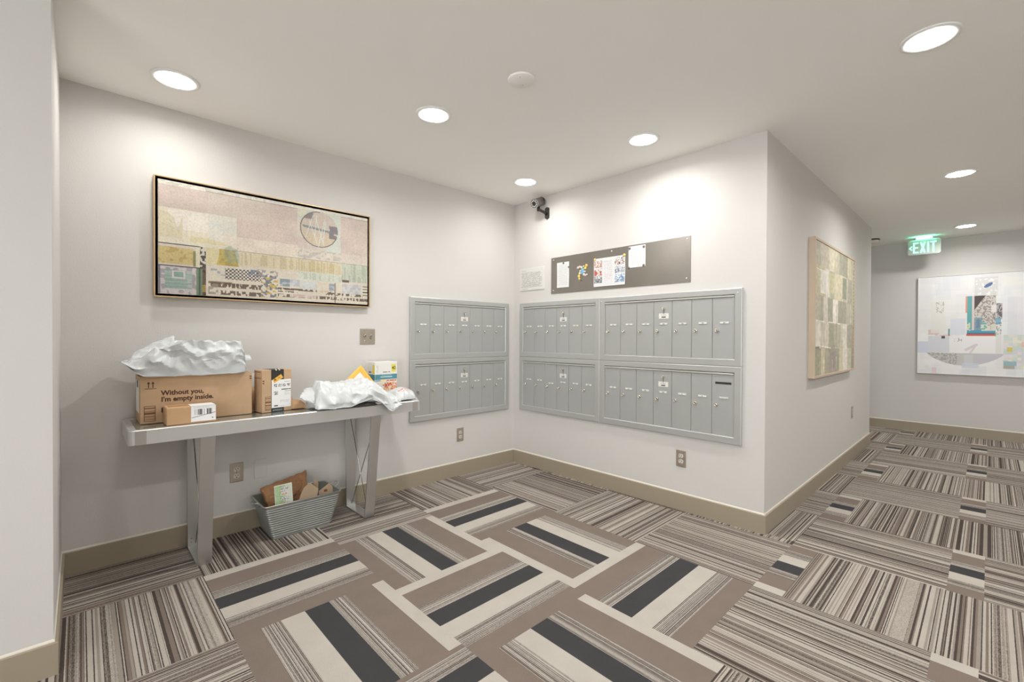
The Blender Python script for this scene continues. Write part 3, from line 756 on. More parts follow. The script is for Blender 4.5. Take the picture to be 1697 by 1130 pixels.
framed('framed_painting', 'wide collage painting in a thin gold and dark frame above the table', LEFT, -2.715, 1.397, 1.232, .655, .045, .006, M_['gold'], .012, M_['fdark'], painting1, 420, 220, M_['canvas'])

def painting2(U, V):
    A = rgbf((176,168,146), U); n = vnoise(U, V, 40, 40, 21); n2 = vnoise(U, V, 10, 80, 22)
    rng = np.random.RandomState(4)
    rows = [0,.2,.41,.60,.82,1.01]
    cols = [0,.11,.20,.30,.42,.55,.65,.78,.9,1.01]
    pal = [(186,178,156),(198,188,166),(168,160,136),(206,198,182),(178,176,148),(190,178,160),(214,206,192),(160,156,134),(196,186,152)]
    for r in range(5):
        off = (rng.rand()-.5)*.05
        for c in range(9):
            m = rect(U, V, cols[c]+(off if c else -1), cols[c+1]+off, rows[r]-.01*c/9, rows[r+1]-.01*c/9)
            put(A, m, np.array(pal[rng.randint(9)])+(rng.rand()-.5)*14)
    put(A, rect(U,V,.36,.47,.0,.22), (160,140,136), .8); put(A, rect(U,V,.65,.76,.62,.8), (130,138,116), .85); put(A, rect(U,V,.30,.5,.82,1), (206,196,160), .6); put(A, rect(U,V,.30,.42,.64,.8), (200,190,140), .7)
    put(A, rect(U,V,.3,.6,.2,.4), (156,150,118), .5); put(A, rect(U,V,.11,.28,.62,.8), (216,212,204), .8); put(A, rect(U,V,0,.11,0,.2), (160,160,120), .5); put(A, rect(U,V,.8,.88,.26,.36), (150,150,170), .5); put(A, rect(U,V,0,.1,.2,.215), (110,112,116), .8)
    for (x0,y0,x1,y1) in ((0,.8,.11,.79),(.11,.0,.11,.10),(.11,.3,.11,.6),(0,.41,.2,.405),(.2,.02,.2,.13),(.42,.65,.43,.76),(.11,.22,.35,.2),(.4,.02,.4,.1),(.78,.6,.79,.8),(.5,.03,.5,.12),(.3,.405,.6,.4),(.9,.02,.9,.16),(.9,.42,.9,.58)):
        put(A, line(U,V,x0,y0,x1,y1,.004,1.3), (228,222,208), .85)
    put(A, line(U,V,.5,.2,.5,.55,.003,1.3), (110,106,84), .7); put(A, line(U,V,.3,.2,.5,.0,.002,1.3), (150,142,120), .7)
    put(A, (U > .975) & (np.floor(V*60) % 2 == 0), (150,128,120), .8)
    A = A*.72 + A.mean(axis=2, keepdims=True)*.28*np.array([1.02,1.0,.95]); A *= .99+.12*n[..., None]+.05*n2[..., None]; return A
framed('collage_painting', 'tall muted patchwork collage in a pale wood frame on the hallway wall', HALL, .935, .888, 1.44, 1.055, .042, .018, M_['wood'], 0, None, painting2, 260, 200, M_['canvas'])

def painting3(U, V):
    A = rgbf((234,233,232), U); rng = np.random.RandomState(12)
    for k in range(230):
        x, y = rng.rand(2); a, b = rng.rand(2)*.13+.03
        c = np.array([(238,238,237),(226,226,230),(234,232,226),(222,222,225),(240,239,236),(232,226,226),(224,230,230),(218,219,225)][rng.randint(8)])
        put(A, rect(U,V,x-a*.6,x+a*.6,y-b*.6,y+b*.6), c, .45)
    put(A, rect(U,V,-1,.36,.42,.78), (230,229,226), .6)
    n = vnoise(U, V, 70, 70, 31); n2 = vnoise(U, V, 130, 110, 32)
    put(A, rect(U,V,.415,.575,.78,.965), (212,212,208), .9); put(A, (U > .42) & (U < .57) & (V > .79) & (V < .95) & (n > .62), (240,240,240), .8)
    put(A, np.hypot((U-.51)/.03, (V-.885-.6*(U-.51))/.018) < 1, (74,100,150), .9)
    put(A, rect(U,V,.415,.56,.40,.785), (206,200,192)); put(A, rect(U,V,.415,.56,.42,.78) & (n2 > .55), (126,116,112), .7)
    put(A, (U > .415) & (U < .49) & (V > .62) & (V < .785) & (V-.785 > (U-.49)*-1.0*-1.9*1.0-.0), (72,58,56)); put(A, (U > .415) & (V < .785) & (V > .785-(.495-U)*1.6) & (U < .495), (74,60,58))
    put(A, rect(U,V,.367,.415,.45,.785), (96,168,168)); put(A, rect(U,V,.355,.367,.62,.785), (230,150,130)); put(A, rect(U,V,.40,.415,.45,.785), (226,200,198)); put(A, rect(U,V,.415,.47,.42,.57), (110,150,168), .8); put(A, rect(U,V,.43,.455,.47,.55), (96,120,146), .7)
    put(A, rect(U,V,.47,.50,.44,.52), (86,178,164), .9); put(A, rect(U,V,.365,.56,.42,.445), (70,150,176)); put(A, rect(U,V,.365,.56,.404,.42), (60,110,140)); put(A, rect(U,V,.362,.56,.388,.406), (196,76,58)); put(A, rect(U,V,.365,.39,.44,.52) & (n > .4), (210,214,186)); put(A, rect(U,V,.46,.56,.44,.50) & (n > .45), (216,214,200))
    put(A, rect(U,V,.53,.56,.62,.69), (230,222,220)); put(A, rect(U,V,.565,.605,.55,.705), (176,170,172)); put(A, rect(U,V,.565,.605,.55,.705) & (n2 > .5), (84,78,84), .85); put(A, rect(U,V,.563,.595,.50,.56), (110,170,196), .9); put(A, rect(U,V,.565,.6,.22,.5), (222,222,216), .8); put(A, rect(U,V,.565,.6,.4,.52) & (n2 > .62), (120,120,118), .7); put(A, rect(U,V,.558,.567,.385,.42), (130,176,90))
    put(A, rect(U,V,.245,.56,.215,.385), (236,235,233)); put(A, rect(U,V,.08,.24,.22,.39), (212,214,220)); put(A, rect(U,V,.18,.207,.362,.39), (60,58,58)); put(A, rect(U,V,.08,.16,.40,.455), (216,196,188)); put(A, rect(U,V,.08,.245,.392,.40) & (n > .4), (226,150,130), .7); put(A, rect(U,V,.232,.242,.39,.46), (90,150,150)); put(A, rect(U,V,.232,.242,.388,.398), (200,80,60)); put(A, rect(U,V,.245,.355,.40,.56), (212,216,230), .7)
    put(A, rect(U,V,.27,.33,.33,.37) & (n2 > .66), (130,130,130), .6); put(A, line(U,V,.36,.25,.43,.3,.012) | line(U,V,.43,.3,.39,.215,.008), (214,200,204), .8)
    sh = (V < .215) & (V > .215-.125*np.sin(np.clip((U-.07)/.55, 0, 1)*PI)**.7) & (U > .07) & (U < .62)
    put(A, sh, (198,196,190)); put(A, sh & (U < .3) & (n2 > .5), (150,150,146), .7); put(A, sh & (U > .42), (196,192,206), .6)
    put(A, rect(U,V,-1,.08,.21,.33), (202,208,224), .8); put(A, rect(U,V,.33,.45,.07,.12), (206,212,226), .8); put(A, rect(U,V,.11,.145,0,.06), (230,206,210), .8); put(A, rect(U,V,.345,.41,.1,.2), (214,220,230), .4)
    for i in range(9):
        for j in range(12):
            x = .617+i*.0285; y = .075+j*.027
            put(A, rect(U,V,x,x+.0285,y,y+.027), [(214,216,206),(196,214,208),(222,212,196),(206,206,222),(226,218,222),(196,206,190),(232,226,200)][rng.randint(7)], .75)
    put(A, rect(U,V,.64,.672,.24,.28), (206,196,96)); put(A, rect(U,V,.617,.70,.105,.145), (150,184,190)); put(A, rect(U,V,.617,.69,.072,.105), (176,170,156)); put(A, rect(U,V,.73,.76,.29,.33), (226,180,166)); put(A, rect(U,V,.70,.8,.4,.76), (226,222,228), .7); put(A, rect(U,V,.64,.70,.4,.76), (214,214,220), .5)
    put(A, rect(U,V,.10,.2,.42,.74), (228,226,218), .8); put(A, rect(U,V,.14,.2,.62,.74) & (n2 > .62), (150,150,150), .6)
    return A
framed('abstract_painting', 'large pale pixelated abstract canvas on the far hallway wall', FAR, -2.497, .753, 1.215, 1.214, .04, .003, M_['white'], 0, None, painting3, 260, 260, M_['gloss'])

# ------------------------------------------------------------------ console table
TX0, TX1, TY0, TY1, TZ = -2.846, -1.305, -.442, -.018, .75
t = thing('console_table', 'long brushed aluminium console table with a dark glass top', 'table', ((TX0+TX1)/2, (TY0+TY1)/2, 0))
cx, cy = (TX0+TX1)/2, (TY0+TY1)/2; hw, hd = (TX1-TX0)/2, (TY1-TY0)/2
def rrect(hw, hd, r, n=6):
    pts = []
    for sx, sy, a0 in ((1,-1,-PI/2),(1,1,0),(-1,1,PI/2),(-1,-1,PI)):
        for k in range(n): a = a0+PI/2*k/(n-1); pts.append((sx*(hw-r)+r*math.cos(a), sy*(hd-r)+r*math.sin(a)))
    return pts
bm = bmesh.new()
o_ = rrect(hw, hd, .022); i_ = rrect(hw-.03, hd-.03, .003)
V0 = [bm.verts.new((x, y, TZ-.068)) for x, y in o_]; V1 = [bm.verts.new((x, y, TZ-.003)) for x, y in o_]
o2 = rrect(hw-.003, hd-.003, .019); V2 = [bm.verts.new((x, y, TZ)) for x, y in o2]; V3 = [bm.verts.new((x, y, TZ)) for x, y in i_]; V4 = [bm.verts.new((x, y, TZ-.068)) for x, y in i_]
n = len(V0)
for A, B in ((V0,V1),(V1,V2),(V2,V3),(V3,V4),(V4,V0)):
    for k in range(n): bm.faces.new((A[k], A[(k+1)%n], B[(k+1)%n], B[k]))
bmesh.ops.recalc_face_normals(bm, faces=bm.faces[:])
obj('apron', bm, M_['aluh'], t)
bm = bmesh.new(); box(bm, -hw+.03, hw-.03, -hd+.03, hd-.03, TZ-.014, TZ-.0015); obj('glass_top', bm, M_['glass'], t)
for sx in (-1, 1):
    bm = bmesh.new()
    box(bm, min(sx*(hw-.024), sx*(hw-.066)), max(sx*(hw-.024), sx*(hw-.066)), -hd-.0008, -hd+.002, TZ-.067, TZ-.003)
    obj('corner_plate', bm, M_['cap'], t, )
def leg_frame(x0, x1):
    y_tf, y_bf, y_tb, y_bb, th = -.432-cy, -.338-cy, -.030-cy, -.050-cy, .010
    zt = TZ-.068
    f = obj('leg_frame', (lambda bm: (box(bm, x0, x1, y_bf+th, y_bb-th, 0, .008), bm)[1])(bmesh.new()), M_['alu'], t)
    for (yt, yb, s) in ((y_tf, y_bf, 1), (y_tb, y_bb, -1)):
        bm = bmesh.new()
        vs = [bm.verts.new(p) for p in ((x0,yb,0),(x1,yb,0),(x1,yb+s*th,0),(x0,yb+s*th,0),(x0,yt,zt),(x1,yt,zt),(x1,yt+s*th,zt),(x0,yt+s*th,zt))]
        fs = [bm.faces.new([vs[i] for i in q]) for q in ((0,1,2,3),(4,7,6,5),(0,4,5,1),(1,5,6,2),(2,6,7,3),(3,7,4,0))]
        bmesh.ops.recalc_face_normals(bm, faces=fs)
        bmesh.ops.bevel(bm, geom=bm.edges[:], offset=.001, segments=1, affect='EDGES')
        obj('leg', bm, M_['alu'], f)
    xm = (x0+x1)/2
    for a, b in (((y_tf+.012, zt-.03), (y_bb-.012, .02)), ((y_tb-.012, zt-.03), (y_bf+.012, .02))):
        bm = bmesh.new(); off = .004 if a[0] < b[0] else -.004
        cyl(bm, (xm+off, a[0], a[1]), (xm+off, b[0], b[1]), .0028, 8); obj('cross_rod', bm, M_['chrome'], f)
    for sx in (.014, -.014):
        for zz in (.03, .05):
            bm = bmesh.new(); cyl(bm, (xm+sx*1.2, y_bb-.009, zz), (xm+sx*1.2, y_bb-.0115, zz), .0032, 10); obj('rivet', bm, M_['chrome'], f)
leg_frame(-2.570-cx, -2.505-cx)
leg_frame(-1.662-cx, -1.597-cx)

# ------------------------------------------------------------------ parcels
t = thing('shipping_box', 'large brown shipping box printed Without you, I\'m empty inside', 'box', (-2.791, -.275, TZ))
bw, bd, bh = .489, .245, .234
bm = bmesh.new(); box(bm, 0, bw, 0, bd, 0, bh, bev=.003)
box(bm, .002, bw-.002, bd/2-.001, bd/2+.001, bh-.0005, bh+.0008)
obj('carton', bm, M_['kraft'], t)
bm = bmesh.new(); box(bm, -.0006, .04, bd/2-.03, bd/2+.03, bh-.002, bh+.0006); box(bm, -.0008, .0006, bd/2-.03, bd/2+.03, bh-.06, bh); box(bm, .0, bw, bd/2-.03, bd/2+.03, bh, bh+.0006); obj('tape', bm, M_['tape'], t)
bm = bmesh.new(); box(bm, -.0008, .0002, .05, .20, .05, .21); obj('side_label', bm, M_['paper'], t)
bm = bmesh.new()
text(bm, 'Without you,', .0335, .082, .1375, 0, 0, .0006, .030, 'LEFT', sx=.98)
text(bm, "I'm empty inside.", .0335, .082, .1055, 0, 0, .0006, .030, 'LEFT', sx=.98)
text(bm, 'P', .0335, .082, .052, 0, 0, .0006, .030, 'LEFT')
for ax in (.033, .050):
    quad(bm, [(ax-.0018,-.0006,.178),(ax+.0018,-.0006,.178),(ax+.0018,-.0006,.200),(ax-.0018,-.0006,.200)])
    bm.faces.new([bm.verts.new(p) for p in ((ax-.0065,-.0006,.198),(ax+.0065,-.0006,.198),(ax,-.0006,.208))])
quad(bm, [(.018,-.0006,.172),(.064,-.0006,.172),(.064,-.0006,.1745),(.018,-.0006,.1745)])
X0, X1, Z0, Z1 = .015, .060, .012, .088
for q in ((X0,X1,Z0,Z0+.002),(X0,X1,Z1-.002,Z1),(X0,X0+.002,Z0,Z1),(X1-.002,X1,Z0,Z1)): quad(bm, [(q[0],-.0006,q[2]),(q[1],-.0006,q[2]),(q[1],-.0006,q[3]),(q[0],-.0006,q[3])])
for z in (.196, .208): quad(bm, [(bw-.012,-.0006,z),(bw-.003,-.0006,z),(bw-.003,-.0006,z+.006),(bw-.012,-.0006,z+.006)])
for z, hh in ((.074,.005),(.062,.002),(.046,.010),(.058,.0015),(.034,.004),(.026,.0015),(.020,.002)): quad(bm, [(X0,-.0005,z),(X1,-.0005,z),(X1,-.0005,z+hh),(X0,-.0005,z+hh)], 1)
obj('printed_text', bm, [M_['print'], M_['bprint']], t)

t = thing('small_parcel', 'small flat brown parcel with a white barcode label in front of the large box', 'box', (-2.702, -.405, TZ), -.0)
bm = bmesh.new(); box(bm, 0, .205, 0, .122, 0, .086, bev=.004); obj('carton', bm, M_['kraft2'], t)
bm = bmesh.new(); box(bm, .012, .10, .03, .09, .086, .0868); obj('tape', bm, M_['tape'], t)
def f(U, V):
    A = rgbf((240,240,240), U); rng = np.random.RandomState(2)
    bars_ = rng.rand(46) > .48
    m = rect(U,V,.12,.86,.42,.80); put(A, m & bars_[np.clip(((U-.12)/.74*46).astype(int),0,45)], (70,68,72)); put(A, line(U,V,.04,.26,.98,.52,.018), (90,88,90), .8)
    put(A, rect(U,V,.84,.9,.15,.2), (60,60,60)); textlines(U,V,2,.1,.8,.88,.97,(190,190,195),A,3); return A
raster('shipping_label', .104, .076, 120, 50, f, M_['raster'], t, y=-.0006).location = (.098, 0, .009)
bm = bmesh.new(); box(bm, .098, .2, 0.0, .09, .0862, .0869); obj('label_flap', bm, M_['paper'], t)

t = thing('upright_box', 'upright brown box with a black tape band and white shipping label', 'box', (-2.259, -.306, TZ), math.radians(9))
bw, bd, bh = .168, .100, .243
bm = bmesh.new(); box(bm, 0, bw, 0, bd, 0, bh, bev=.003); obj('carton', bm, M_['kraft'], t)
bm = bmesh.new(); box(bm, .050, .122, -.0007, bd+.0007, 0, bh+.0007); obj('black_tape', bm, M_['camd'], t)
def f(U, V):
    A = rgbf((236,236,234), U); n = vnoise(U, V, 50, 70, 5)
    for x0, x1 in ((.12,.28),(.34,.52),(.57,.72),(.80,.96)): put(A, rect(U,V,x0,x1,.74,.84) & (n > .45), (60,60,66), .8)
    put(A, rect(U,V,.10,.32,.46,.58) & (n > .45), (80,80,84), .8); put(A, rect(U,V,.5,1,.625,.655) & (n > .2), (60,56,54)); put(A, rect(U,V,.68,1,.565,.585), (110,110,110), .8)
    textlines(U,V,4,.64,.94,.44,.54,(170,170,170),A,6); textlines(U,V,2,.42,.94,.18,.28,(180,180,184),A,7); put(A, rect(U,V,.12,.32,.05,.09), (80,80,84)); textlines(U,V,1,.4,.7,.05,.09,(200,200,200),A,8)
    put(A, rect(U,V,.64,.95,.9,.93), (180,180,180), .6); return A
raster('shipping_label', .111, .162, 90, 120, f, M_['raster'], t, y=-.0012).location = (.052, 0, .023)
bm = bmesh.new()
prism(bm, [(.055,.184),(.068,.166),(.118,.196),(.105,.216)], -.0018, -.0012, 0); text(bm, 'A', .022, .075, .178, -.0018, 1, .0003, .02, rot=.52); text(bm, 'YES', .010, .094, .193, -.0018, 1, .0003, .0, rot=.52)
obj('orange_sticker', bm, [M_['yellow'], M_['print']], t)
bm = bmesh.new()
X0, X1, Z0, Z1 = .017, .049, .012, .09
for q in ((X0,X1,Z0,Z0+.002),(X0,X1,Z1-.002,Z1),(X0,X0+.002,Z0,Z1)): quad(bm, [(q[0],-.0006,q[2]),(q[1],-.0006,q[2]),(q[1],-.0006,q[3]),(q[0],-.0006,q[3])])
for z, hh in ((.078,.004),(.066,.002),(.054,.008),(.038,.006),(.028,.002),(.018,.003)): quad(bm, [(X0,-.0005,z),(X1,-.0005,z),(X1,-.0005,z+hh),(X0,-.0005,z+hh)], 1)
for z in (.165, .178): quad(bm, [(.003,-.0006,z),(.012,-.0006,z),(.012,-.0006,z+.006),(.003,-.0006,z+.006)])
for z in (.195, .23): quad(bm, [(-.0006,.09,z),(-.0006,.01,z),(-.0006,.01,z+.003),(-.0006,.09,z+.003)])
obj('printed_marks', bm, [M_['print'], M_['bprint']], t)
bm = bmesh.new(); text(bm, 'amazon', .018, .086, .006, -.0008, 0, .0003, .01); obj('tape_lettering', bm, mat('pale_blue_ink', srgb(150,176,186), .6), t)
bm = bmesh.new()
for px_ in (.076, .094): tube(bm, [(px_, .004, bh), (px_-.003, -.002, bh+.004), (px_, -.006, bh-.004), (px_+.004, -.002, bh-.002)], .0025, 6)
obj('torn_tape', bm, M_['paper'], t)

def pillow(name, corners, N, H, mat_, seed, amp=.012, fx=.55, fy=.55, n=(64, 40), edge=.02, back=.25, freq=9, stretch=(1,1,1), parent=None, extra=None, mats=None, prof_fn=None, mask=None, sharp=24, shift=None):
    """crumpled padded sheet spanned by four 3-D corners (u along 0-1, v along 0-3), thickened along N"""
    C0, C1, C2, C3 = [Vector(c) for c in corners]; N = Vector(N).normalized(); nx, ny = n
    bm = bmesh.new(); top = []; bot = []
    W_ = (C1-C0).length; D_ = (C3-C0).length
    uax = (C1-C0).normalized(); vax = (C3-C0).normalized()
    for j in range(ny+1):
        rt_, rb = [], []
        for i in range(nx+1):
            u, v = i/nx, (j/ny)**(1.9 if prof_fn else 1.0)
            jag = noise.noise(Vector((u*7+seed, v*7, seed)))*edge
            P = C0*(1-u)*(1-v)+C1*u*(1-v)+C2*u*v+C3*(1-u)*v
            P = P + uax*(jag*(2*u-1)) + vax*(noise.noise(Vector((v*9, u*8+seed, 4.2)))*edge*(2*v-1))
            eu = max(0, min(1, 4*u*(1-u))); ev = max(0, min(1, 4*v*(1-v)))
            prof = (eu**fx)*(ev**fy) if prof_fn is None else prof_fn(u, v)
            if shift: P = P + N*shift(u, v)
            PQ = P + N*(H*prof); q = Vector((PQ.x*stretch[0], PQ.y*stretch[1], PQ.z*stretch[2]))*freq + Vector((seed*3.1, seed*1.7, seed))
            r = 1-2*abs(noise.noise(q)); r2_ = 1-2*abs(noise.noise(q*2.3+Vector((5,2,1)))); r3 = 1-2*abs(noise.noise(q*4.7))
            w3 = noise.noise(q*.5)*1.2
            cr = (r*.55+r2_*.3+r3*.15+w3*.5)*amp
            h = H*prof
            if extra: h += extra(u, v)*min(1, prof*3)
            edgef = min(1, max(0, prof)*2.0+.08)
            if prof_fn:
                qf = q*.9+Vector((9.3,1.1,4.4)); sk = Vector((qf.x+qf.z*.8, qf.y, qf.z-qf.x*.3))
                fr = (1-2*abs(noise.noise(sk)))*.6+(1-2*abs(noise.noise(sk*2.1)))*.4
                P = P - vax*(fr-.35)*amp*1.3*math.exp(-(v/.16)**2)*min(1, v/.02+.15)
            rt_.append(bm.verts.new(P+N*(h+cr*edgef+.0015)))
            rb.append(bm.verts.new(P-N*(back*H*max(prof, 0)+.0005) + N*cr*.25*(1-min(1, prof*2))))
        top.append(rt_); bot.append(rb)
    def fc(a, b, c, d): f_ = bm.faces.new((a, b, c, d)); f_.smooth = True; return f_
    for j in range(ny):
        for i in range(nx):
            f1 = fc(top[j][i], top[j][i+1], top[j+1][i+1], top[j+1][i]); f1.material_index = 1 if (mask and mask(i/nx, j/ny)) else 0; fc(bot[j][i], bot[j+1][i], bot[j+1][i+1], bot[j][i+1])
    for i in range(nx): fc(top[0][i], bot[0][i], bot[0][i+1], top[0][i+1]); fc(top[ny][i], top[ny][i+1], bot[ny][i+1], bot[ny][i])
    for j in range(ny): fc(top[j][0], top[j+1][0], bot[j+1][0], bot[j][0]); fc(top[j][nx], bot[j][nx], bot[j+1][nx], top[j+1][nx])
    bmesh.ops.recalc_face_normals(bm, faces=bm.faces[:]); bm.normal_update()
    for e in bm.edges:
        if len(e.link_faces) == 2 and e.calc_face_angle(0) > math.radians(sharp): e.smooth = False
    return obj(name, bm, mats or mat_, parent)

# big mailer on the big box
bt = TZ+.236
t = thing('poly_mailer', 'crumpled white plastic mailer lying on top of the large printed box', 'mailer', (-2.58, -.16, bt))
base = Vector((-2.58, -.16, bt))
cs = [(-2.872,-.292,bt+.001),(-2.335,-.302,bt+.001),(-2.318,-.050,bt+.001),(-2.82,-.05,bt+.001)]
def ss(x): x = max(0, min(1, x)); return x*x*(3-2*x)
def prA(u, v):
    fu = min(1, (u/.42))**.55*(min(1, (1-u)/.05)**.4 if u < 1 else 0) if u > 0 else 0
    fv = (min(1, v/.10)**.45 if v > 0 else 0)*(min(1, (1-v)/.45)**.5 if v < 1 else 0)
    return fu*fv*(1.0-.10*u)
def exA(u, v): return -.060*ss((.22-u)/.22)*(1-.2*v) - .010*ss((.45-u)/.45)
def shA(u, v): return .070*ss((.20-u)/.20) - .006*math.sin(u*3.1)*(1-min(1, v/.1))
pillow('pouch', [Vector(c)-base for c in cs], (0,-.10,1), .148, M_['poly'], 3.3, .034, .38, .33, (100,60), .010, .0, 8, (1,1.3,1.4), t, exA, prof_fn=prA, shift=shA)
pillow('flap', [Vector(c)-base for c in ((-2.845,-.28,bt+.062),(-2.66,-.25,bt+.120),(-2.645,-.21,bt+.203),(-2.81,-.21,bt+.108))], (0,0,1), .008, M_['poly'], 7.7, .012, .5, .5, (28,20), .010, .1, 15, (1,1,1), t)
pillow('corner_tab', [Vector(c)-base for c in ((-2.355,-.275,bt+.060),(-2.305,-.27,bt+.066),(-2.300,-.24,bt+.082),(-2.355,-.22,bt+.090))], (0,0,1), .006, M_['poly'], 2.7, .008, .5, .5, (14,12), .008, .1, 30, (1,1,1), t)

# big mailer at the right, drooping over the front edge
t = thing('poly_mailer', 'large crumpled white plastic mailer hanging over the front table edge', 'mailer', (-1.75, -.30, TZ))
base = Vector((-1.75, -.30, TZ))
cs = [(-2.00,-.452,TZ+.004),(-1.475,-.482,TZ+.006),(-1.52,-.262,TZ+.02),(-1.985,-.185,TZ+.01)]
def prB(u, v):
    fu = (min(1, u/.07)**.5 if u > 0 else 0)*(min(1, (1-u)/.30)**.7 if u < 1 else 0)
    fv = (min(1, v/.40)**.62 if v > 0 else 0)*(min(1, (1-v)/.2)**.5 if v < 1 else 0)
    return fu*fv*(1.0-.18*u)
def shB(u, v): return .042*math.exp(-((u-.60)/.15)**2)*math.exp(-(v/.22)**2) - .050*math.exp(-((u-.86)/.12)**2)*math.exp(-(v/.10)**2)
pillow('pouch', [Vector(c)-base for c in cs], (0,0,1), .130, M_['poly'], 11.3, .040, .42, .55, (100,64), .020, .0, 6.5, (1.3,1.3,1), t, prof_fn=prB, shift=shB)
pillow('dark_sheet', [Vector(c)-base for c in ((-1.83,-.446,TZ+.002),(-1.63,-.452,TZ+.002),(-1.64,-.40,TZ+.022),(-1.82,-.40,TZ+.016))], (0,-.3,1), .012, M_['camd'], 3.9, .004, .5, .5, (24,12), .006, .0, 16, (1,1,1), t)  # dark sheet set under the arched front edge of the mailer
pillow('end_tab', [Vector(c)-base for c in ((-2.075,-.36,TZ+.080),(-1.985,-.40,TZ+.02),(-1.975,-.30,TZ+.13),(-2.01,-.26,TZ+.12))], (0,-1,.2), .006, M_['poly'], 5.1, .008, .5, .5, (20,18), .012, .2, 18, (1,1,1), t)
pillow('loose_fold', [Vector(c)-base for c in ((-1.60,-.485,TZ+.006),(-1.475,-.470,TZ+.012),(-1.49,-.33,TZ+.05),(-1.60,-.33,TZ+.08))], (0,-.2,1), .014, M_['poly'], 9.4, .010, .5, .5, (30,26), .014, .0, 14, (1,1,1), t)

# small mailer at the right end
t = thing('poly_mailer', 'small white plastic mailer with red print on the right end of the table', 'mailer', (-1.36, -.26, TZ))
base = Vector((-1.36, -.26, TZ))
cs = [(-1.455,-.40,TZ+.006),(-1.262,-.345,TZ+.004),(-1.278,-.175,TZ+.006),(-1.475,-.185,TZ+.006)]
_r = random.Random(3); _dash = [_r.random() for _ in range(400)]
def mC(u, v): return (.26 < v < .31 and .22 < u < .86 and _dash[int(u*80)] > .25) or (.16 < v < .19 and .30 < u < .6 and _dash[int(u*80)+99] > .4)
def mC2(u, v): return mC(u, v)
M_['redprint'] = mat('red_print', srgb(206,92,80), .6)
pillow('pouch', [Vector(c)-base for c in cs], (0,0,1), .070, M_['poly'], 6.2, .008, .5, .5, (80,60), .01, .0, 9, (1,1,1), t, shift=lambda u, v: -.02*ss((u-.80)/.2), mask=mC2, mats=[M_['poly'], M_['redprint']])

# yellow envelope leaning on the cereal box
t = thing('padded_envelope', 'yellow padded envelope with a white label leaning on the oatmeal box', 'envelope', (-1.64, -.2, TZ))
base = Vector((-1.64, -.2, TZ))
A0, A1, A3 = Vector((-1.79,-.215,.852)), Vector((-1.622,-.215,.993)), Vector((-1.670,-.250,.715+.04))
A1_ = Vector((-1.620,-.190,.993)); A2_ = Vector((-1.510,-.195,.850)); A3_ = Vector((-1.665,-.215,.754))
cs = [A3_, A2_, A1_, A0]
pillow('envelope', [Vector(c)-base for c in cs], (-.25,-1,.1), .012, M_['yellow'], 2.2, .003, .4, .4, (30,30), .002, .3, 14, (1,1,1), t)
def fy_(U, V):
    A = rgbf((238,238,234), U); textlines(U,V,9,.1,.9,.3,.8,(190,190,192),A,3,.6,.3); put(A, rect(U,V,.06,.16,.84,.92), (70,70,70)); put(A, rect(U,V,.75,.9,.1,.2), (150,150,150),.6); return A
o = raster('address_label', .135, .085, 50, 40, fy_, M_['raster'], t, y=0)
ux = (A1_-A0).normalized(); vz = (A1_-A2_).normalized(); nn = ux.cross(vz).normalized()
org = A0-base + ux*.045 - vz*.108 + nn*0
nn = -ux.cross(vz).normalized()
if nn.y > 0: nn = -nn
o.matrix_local = Matrix(((ux.x, -nn.x, vz.x, org.x+nn.x*.0175), (ux.y, -nn.y, vz.y, org.y+nn.y*.0175), (ux.z, -nn.z, vz.z, org.z+nn.z*.0175), (0,0,0,1)))

# oatmeal box
t = thing('oatmeal_box', 'white oatmeal box marked 40 with a teal band near the mailboxes', 'box', (-1.506, -.165, TZ), math.radians(2))
bw, bd, bh = .176, .125, .256
bm = bmesh.new(); box(bm, 0, bw, 0, bd, 0, bh, bev=.001, seg=1); obj('carton', bm, M_['white'], t)
def fo(U, V):
    A = rgbf((228,226,220), U); n = vnoise(U, V, 16, 18, 3); n2 = vnoise(U, V, 30, 30, 5)
    put(A, rect(U,V,-1,2,.52,.66), (84,144,156)); put(A, rect(U,V,.25,.78,.575,.60) , (226,232,230), .9); put(A, rect(U,V,.3,.72,.63,.64), (214,224,224), .8)
    put(A, rect(U,V,.5,1,.455,.50) & (vnoise(U,V,60,3,6) > .3), (206,92,70), .8); put(A, rect(U,V,0,.25,.455,.52), (150,178,196)); put(A, rect(U,V,.25,.48,.45,.515), (232,212,150))
    put(A, rect(U,V,.0,1,-1,.44), (226,216,204)); put(A, rect(U,V,.4,1,-1,.44) & (n > .55), (222,170,120), .8); put(A, rect(U,V,.45,.75,.25,.42) & (n2 > .5), (196,70,56), .9); put(A, rect(U,V,.1,.5,.05,.4) & (n2 > .7), (120,90,80), .6); put(A, rect(U,V,.7,1,.1,.4) & (n2 > .55), (216,110,80), .8)
    put(A, rect(U,V,.74,.95,.715,.93), (226,214,80))
    put(A, rect(U,V,.36,.68,.705,.735) & (vnoise(U,V,50,2,8) > .3), (90,84,90), .8)
    put(A, rect(U,V,.06,.14,.72,.92) & (n2 > .4), (196,200,200), .7)
    return A
raster('front_print', bw-.002, bh-.002, 90, 120, fo, M_['raster'], t, y=-.0006).location = (.001, 0, .001)
def fs(U, V):
    A = rgbf((224,222,216), U); n2 = vnoise(U, V, 20, 26, 9)
    put(A, rect(U,V,-1,2,.50,.66), (84,144,156)); put(A, rect(U,V,.74,.98,.68,.93), (222,206,84)); put(A, rect(U,V,.4,.9,.42,.48), (206,120,90), .8); put(A, rect(U,V,0,1,0,.4) & (n2 > .5), (214,190,160), .8); put(A, rect(U,V,.3,.62,.70,.74), (90,84,90), .7)
    return A
o = raster('side_print', bd-.002, bh-.002, 50, 100, fs, M_['raster'], t, y=0); o.location = (-.0006, bd-.001, .001); o.rotation_euler = (0,0,-PI/2)
